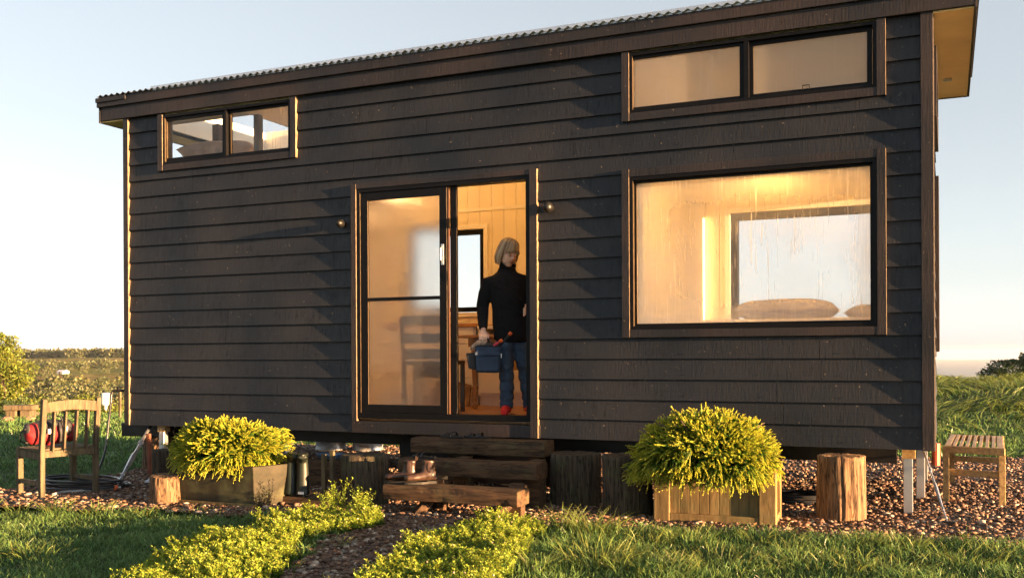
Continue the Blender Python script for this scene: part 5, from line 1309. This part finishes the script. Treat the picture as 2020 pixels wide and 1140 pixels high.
V, L, S, A = cat_np(parts); o = np_mesh('long_grass', V, L, S, M['drygrass'], None, A); tag(o, 'long tufted meadow grass on the mound and along the lawn edge', 'grass', kind='stuff')

def herb_bed(polys, n, seed, name, label, hmax=.22):
    g_ = np.random.default_rng(seed); parts = []; fl = []
    for poly, m_, h0, h1 in polys:
        px = np.array([p[0] for p in poly]); py = np.array([p[1] for p in poly])
        x = g_.uniform(px.min(), px.max(), m_ * 3); y = g_.uniform(py.min(), py.max(), m_ * 3); k = in_poly(x + wob(x, y), y, px, py); x, y = x[k][:m_], y[k][:m_]; n = len(x)
        cl = .5 + .5 * np.sin(x * 7 + 2 * np.sin(y * 5)) * np.sin(y * 8.5)
        h = (h0 + (h1 - h0) * g_.random(n)) * (.45 + .65 * cl); az = g_.random(n) * 6.28; ln = .15 + .4 * g_.random(n)
        B = np.stack([x, y, 0 * x], 1); fd = np.stack([np.cos(az), np.sin(az), 0 * az], 1)
        def path(t): return B + fd * (ln * h * t * t)[:, None] + np.array([0, 0, 1.]) * (h * t)[:, None]
        parts.append(blades(B, h, np.full(n, .003), ln, az))
        for j in range(26):
            t = .12 + .88 * j / 25; q = j * 2.4 + g_.random(n); up = .35 + .6 * (j / 25)
            nd = np.stack([np.cos(q), np.sin(q), up + 0 * q], 1); sz = (.028 - .011 * j / 25) * (.7 + .5 * g_.random(n))
            parts.append(leaves(path(t), nd, sz, sz * .42, np.clip(np.full(n, .25 + .7 * t) , 0, 1), up=1.2))
        fk = g_.random(n) < .05; fl.append(path(1.02)[fk])
    V, L, S, A = cat_np(parts); e = np_mesh(name, V, L, S, M['weed'], None, A); tag(e, label, 'ground cover', kind='stuff')
    mb = MB()
    for p in np.concatenate(fl)[:34]: mb.ball(p, .006, 6, 4)
    mb.build('flower_head', M['flower'], e, smooth=True)['kind'] = 'stuff'
    return e
herb_bed([([(-4.36, -1.55), (-3.95, -1.35), (-3.62, -1.72), (-3.70, -2.25), (-4.0, -2.45), (-4.45, -2.0)], 900, .07, .13), ([(-4.30, -1.50), (-4.22, -1.30), (-4.10, -1.30), (-4.08, -1.52)], 26, .18, .27), ([(-4.02, -1.45), (-3.98, -1.32), (-3.90, -1.34), (-3.92, -1.5)], 20, .16, .25),
          ([(-4.50, -2.35), (-3.72, -2.45), (-3.50, -2.85), (-3.28, -3.3), (-3.05, -4.2), (-3.6, -4.6), (-4.0, -3.62), (-4.35, -3.0)], 2300, .06, .13)], 0, 21, 'border_herbs', 'yellow-green leafy herb border along the left side of the gravel path')
herb_bed([([(-3.05, -1.42), (-2.62, -1.32), (-2.45, -1.62), (-2.25, -2.3), (-2.1, -2.9), (-1.95, -3.9), (-2.45, -4.4), (-2.80, -3.3), (-2.92, -2.6), (-3.0, -2.0)], 2500, .06, .13), ([(-2.98, -1.45), (-2.68, -1.38), (-2.66, -1.62), (-2.9, -1.66)], 40, .13, .19)],
         0, 22, 'border_herbs', 'bright leafy herb border along the right side of the gravel path')

x, y, z = frustum_pts(1500, 5.2, 12); k = in_bed(x, y); x, y = x[k], y[k]; n_ = len(x)
V, L, S, A = leaves(np.stack([x, y, .018 + .012 * rng.random(n_)], 1), np.stack([rng.normal(size=n_), rng.normal(size=n_), .15 * rng.random(n_)], 1), .02 + .03 * rng.random(n_), .010 + .012 * rng.random(n_), up=3.)
o = np_mesh('leaf_litter', V, L, S, plain('dry_leaf', (.22, .12, .05), .8, 0, .5, 3), None, A); tag(o, 'small dry leaves and bark flakes scattered on the gravel', 'leaf litter', kind='stuff')
# ------------------------------------------------------------------ trees
def tree(name, x, y, zb, blobs, mat, label, leaf, n, trunk_r=.12, seed=1, group=None, cat='tree'):
    g_ = np.random.default_rng(seed); e = empty(name, (x, y, zb), label, cat, group); parts = []; C = [np.array(b[:3]) for b in blobs]; tot = sum(b[3] ** 2 for b in blobs)
    for b in blobs:
        m_ = int(n * b[3] ** 2 / tot); d = unit(g_.normal(size=(m_, 3))); sub = unit(g_.normal(size=(9, 3)))
        bulge = .62 + .45 * np.clip(d @ sub.T, 0, 1).max(1) ** 7; rr_ = b[3] * bulge * (1 - .45 * g_.random(m_) ** 2)
        P = np.array([x, y, zb]) + np.array(b[:3]) + d * rr_[:, None] * np.array([1, 1, b[4] if len(b) > 4 else .8])
        parts.append(leaves(P, d + g_.normal(size=(m_, 3)) * .8, leaf * (.6 + .8 * g_.random(m_)), leaf * .5 * (.6 + .8 * g_.random(m_)), .3 + .7 * g_.random(m_)))
    V, L, S, A = cat_np(parts); np_mesh('crown', V, L, S, mat, e, A)
    mb = MB(); top = Vector((x, y, zb)) + Vector(blobs[0][:3])
    mb.tube([(x, y, zb - .3), ((x + top.x) / 2, (y + top.y) / 2, (zb + top.z) / 2), top], [trunk_r, trunk_r * .7, trunk_r * .35], 10)
    for b in blobs[1:]:
        q = Vector((x, y, zb)) + Vector(b[:3]); a = Vector((x, y, zb)).lerp(top, .45); mb.tube([a, (a + q) / 2 + Vector((0, 0, -.05)), q], [trunk_r * .5, trunk_r * .3, trunk_r * .12], 7)
    mb.build('trunk', M['bark'], e, smooth=True); return e
def at(px, dist):   # ground point in the direction of a photo column at a true distance along the view axis
    u = (px - 1010) / FOC * dist; return _c * u - _s * dist, YC + _s * u + _c * dist
x, y = at(8, 34); z = ground_z(x, y)
tree('broadleaf_tree', x, y, -2.2, [(0, 0, 2.6, 1.05, .95), (-.9, .3, 3.2, 1.0), (.15, .2, 1.5, .80), (-1.2, 0, 1.6, 1.2), (-.5, .2, 3.8, .65)], M['tree_gold'], 'golden sunlit leafy tree at the left edge of the lawn', .10, 20000, .13, 3)
for i, (px, dist, h, w_, lab) in enumerate(((28, 33, 1.0, 1.0, 'low dark green bush under the golden tree'), (75, 36, 1.2, 1.2, 'rounded green bush right of the golden tree'), (165, 40, .8, .8, 'small bush on the lawn edge left of the water filter'), (205, 38, 1.3, 1.0, 'olive gold bush behind the white water filter'), (235, 42, 1.5, 1.2, 'bush beside the corner of the cabin at the far lawn edge'))):
    x, y = at(px, dist); top = CAMH - (770 - 702) / FOC * dist
    zb = top - 1.9 * h
    tree('round_bush', x, y, zb, [(0, 0, h * 1.1, .75 * w_, .85), (-.5 * w_, .1, h * .9, .6 * w_), (.5 * w_, -.1, h * .85, .6 * w_)], M['tree_gold'] if i != 0 else M['tree_green'], lab, .085, 5200, .06, 20 + i, 'bushes along the far edge of the lawn', 'bush')
x, y = at(1998, 95)
tree('spreading_tree', x, y, -3.2, [(0, 0, 2.7, 2.2, .62), (1.9, .3, 3.4, 2.1, .62), (-1.7, 0, 2.1, 1.4, .6), (3.4, 0, 3.0, 2.2, .6)], M['tree_green'], 'dark green spreading tree beyond the grassy mound at right', .20, 14000, .2, 31)
# distant woodland on the hills
g_ = np.random.default_rng(77); parts = []
def wood_zone(n, d0, d1, size, thr, seedz):
    z = np.sqrt(g_.random(n) * (d1 ** 2 - d0 ** 2) + d0 ** 2); px = g_.uniform(-260, 330, n); u = (px - 1010) / FOC * z
    X = _c * u - _s * z; Y = YC + _s * u + _c * z
    for x, y, zz in zip(X, Y, z):
        nz = noise.noise(Vector((x / 170, y / 170, seedz))) + .5 * noise.noise(Vector((x / 60, y / 60, seedz)))
        if nz < thr(zz): continue
        s = size * (.5 + .9 * g_.random() ** 1.5); gz = ground_z(x, y); m_ = 54
        d = unit(g_.normal(size=(m_, 3))); P = np.array([x, y, gz + s * .55]) + d * np.array([s * .55, s * .55, s * .5]) * (.6 + .4 * g_.random((m_, 1)))
        parts.append(leaves(P, d + g_.normal(size=(m_, 3)) * .6, np.full(m_, s * .26), np.full(m_, s * .22), np.full(m_, .2 + .7 * g_.random())))
wood_zone(1500, 100, 480, 3.6, lambda d: -.35, 2.)
wood_zone(1500, 480, 1100, 5.5, lambda d: .42, 4.)
wood_zone(3200, 1100, 1650, 7, lambda d: .40, 6.)
wood_zone(3800, 1600, 2080, 11, lambda d: -.22, 6.)
wood_zone(700, 4150, 4350, 16, lambda d: -.3, 6.)
V, L, S, A = cat_np(parts); o = np_mesh('distant_woodland', V, L, S, M['tree_far'], None, A); tag(o, 'wooded patches on the hazy hills across the valley', 'woodland', kind='stuff')
# small white farmhouse across the valley
x, y = at(124, 980); z = ground_z(x, y)
fh = empty('farmhouse', (x, y, z), 'tiny white farmhouse on the far hillside at left', 'farmhouse')
MB().box(x - 4, x + 4, y - 4, y + 4, z - 1, z + 2.4).build('wall', plain('white_render', (.5, .48, .45), .7), fh)
MB().prism([(x - 4.6, y - 4.6, z + 2.4), (x - 4.6, y + 4.6, z + 2.4), (x - 4.6, y, z + 4.2)], (9.2, 0, 0)).build('roof', plain('pale_roof', (.6, .6, .62), .5), fh)
MB().box(x - 1, x + .5, y - 4.05, y - 3.99, z, z + 2.2).build('door', M['darkwood'], fh)
# low rustic seat, stones and fence wire at the far edge of the lawn
def rustic(px, d): x, y = at(px, d); return x, y, ground_z(x, y)
x, y, z = rustic(42, 20.7); ss = empty('rustic_bench', (x, y, z), 'low rustic log seat with two block legs on the far left lawn', 'bench')
ux, uy = _c, _s
def rb(a0, a1, w_, z0, z1, nm): return MB().bar((x + ux * a0, y + uy * a0, z + (z0 + z1) / 2), (x + ux * a1, y + uy * a1, z + (z0 + z1) / 2), w_, z1 - z0).build(nm, M['greywood'], ss, bevel=.02)
rb(-.33, .30, .3, .17, .28, 'seat'); rb(-.28, -.05, .26, .0, .168, 'leg'); rb(.02, .25, .26, 0, .168, 'leg')
r_ = random.Random(8)
for px, py, s, lab in ((50, 812, .16, 'reddish stone right below the rustic seat'), (70, 808, .20, 'largest tilted reddish stone beside the rustic seat'), (58, 820, .13, 'small reddish stone in front of the rustic seat'), (15, 822, .15, 'reddish stone left of the rustic seat')):
    p = onZ(px, py); sd = r_.random() * 9
    o = MB().ball((0, 0, s * .25), (s, s * .7, s * .4), 12, 8, lambda d: 1 + .35 * noise.noise(d * 1.3 + Vector((sd, 0, 0)))).build('field_stone', M['stone']); o.location = p; o.location.z = ground_z(p.x, p.y); tag(o, lab, 'stone', 'stones around the rustic seat')
wf = empty('wire_fence', (-9, 8, 0), 'thin wire fence strung along the far lawn edge at left', 'fence')
fp = []
for px, d in ((-40, 24), (112, 23), (236, 20)):
    a, b = at(px, d); fp.append(Vector((a, b, ground_z(a, b) + (.22 if px < 150 else .55))))
for p in fp: MB().box(p.x - .02, p.x + .02, p.y - .02, p.y + .02, ground_z(p.x, p.y) - .1, p.z + .03).build('fence_post', M['greywood'], wf)
for p, q in zip(fp, fp[1:]): MB().tube([p, (p + q) / 2 - Vector((0, 0, .02)), q], .006, 5).build('wire', M['galv'], wf)

# ------------------------------------------------------------------ haze
def haze(density):
    t = NT('morning_haze'); t.t.nodes.remove(t.p)
    v = t.n('ShaderNodeVolumePrincipled'); v.inputs['Color'].default_value = (.90, .95, 1, 1); v.inputs['Density'].default_value = density; v.inputs['Anisotropy'].default_value = .2
    t.l(v.outputs[0], t.out.inputs['Volume'])
    o_ = MB().box(-17600, 17600, -17600, 17600, -161.5, 30).build('haze', t.m); tag(o_, kind='stuff'); return o_
haze(2.9e-5)
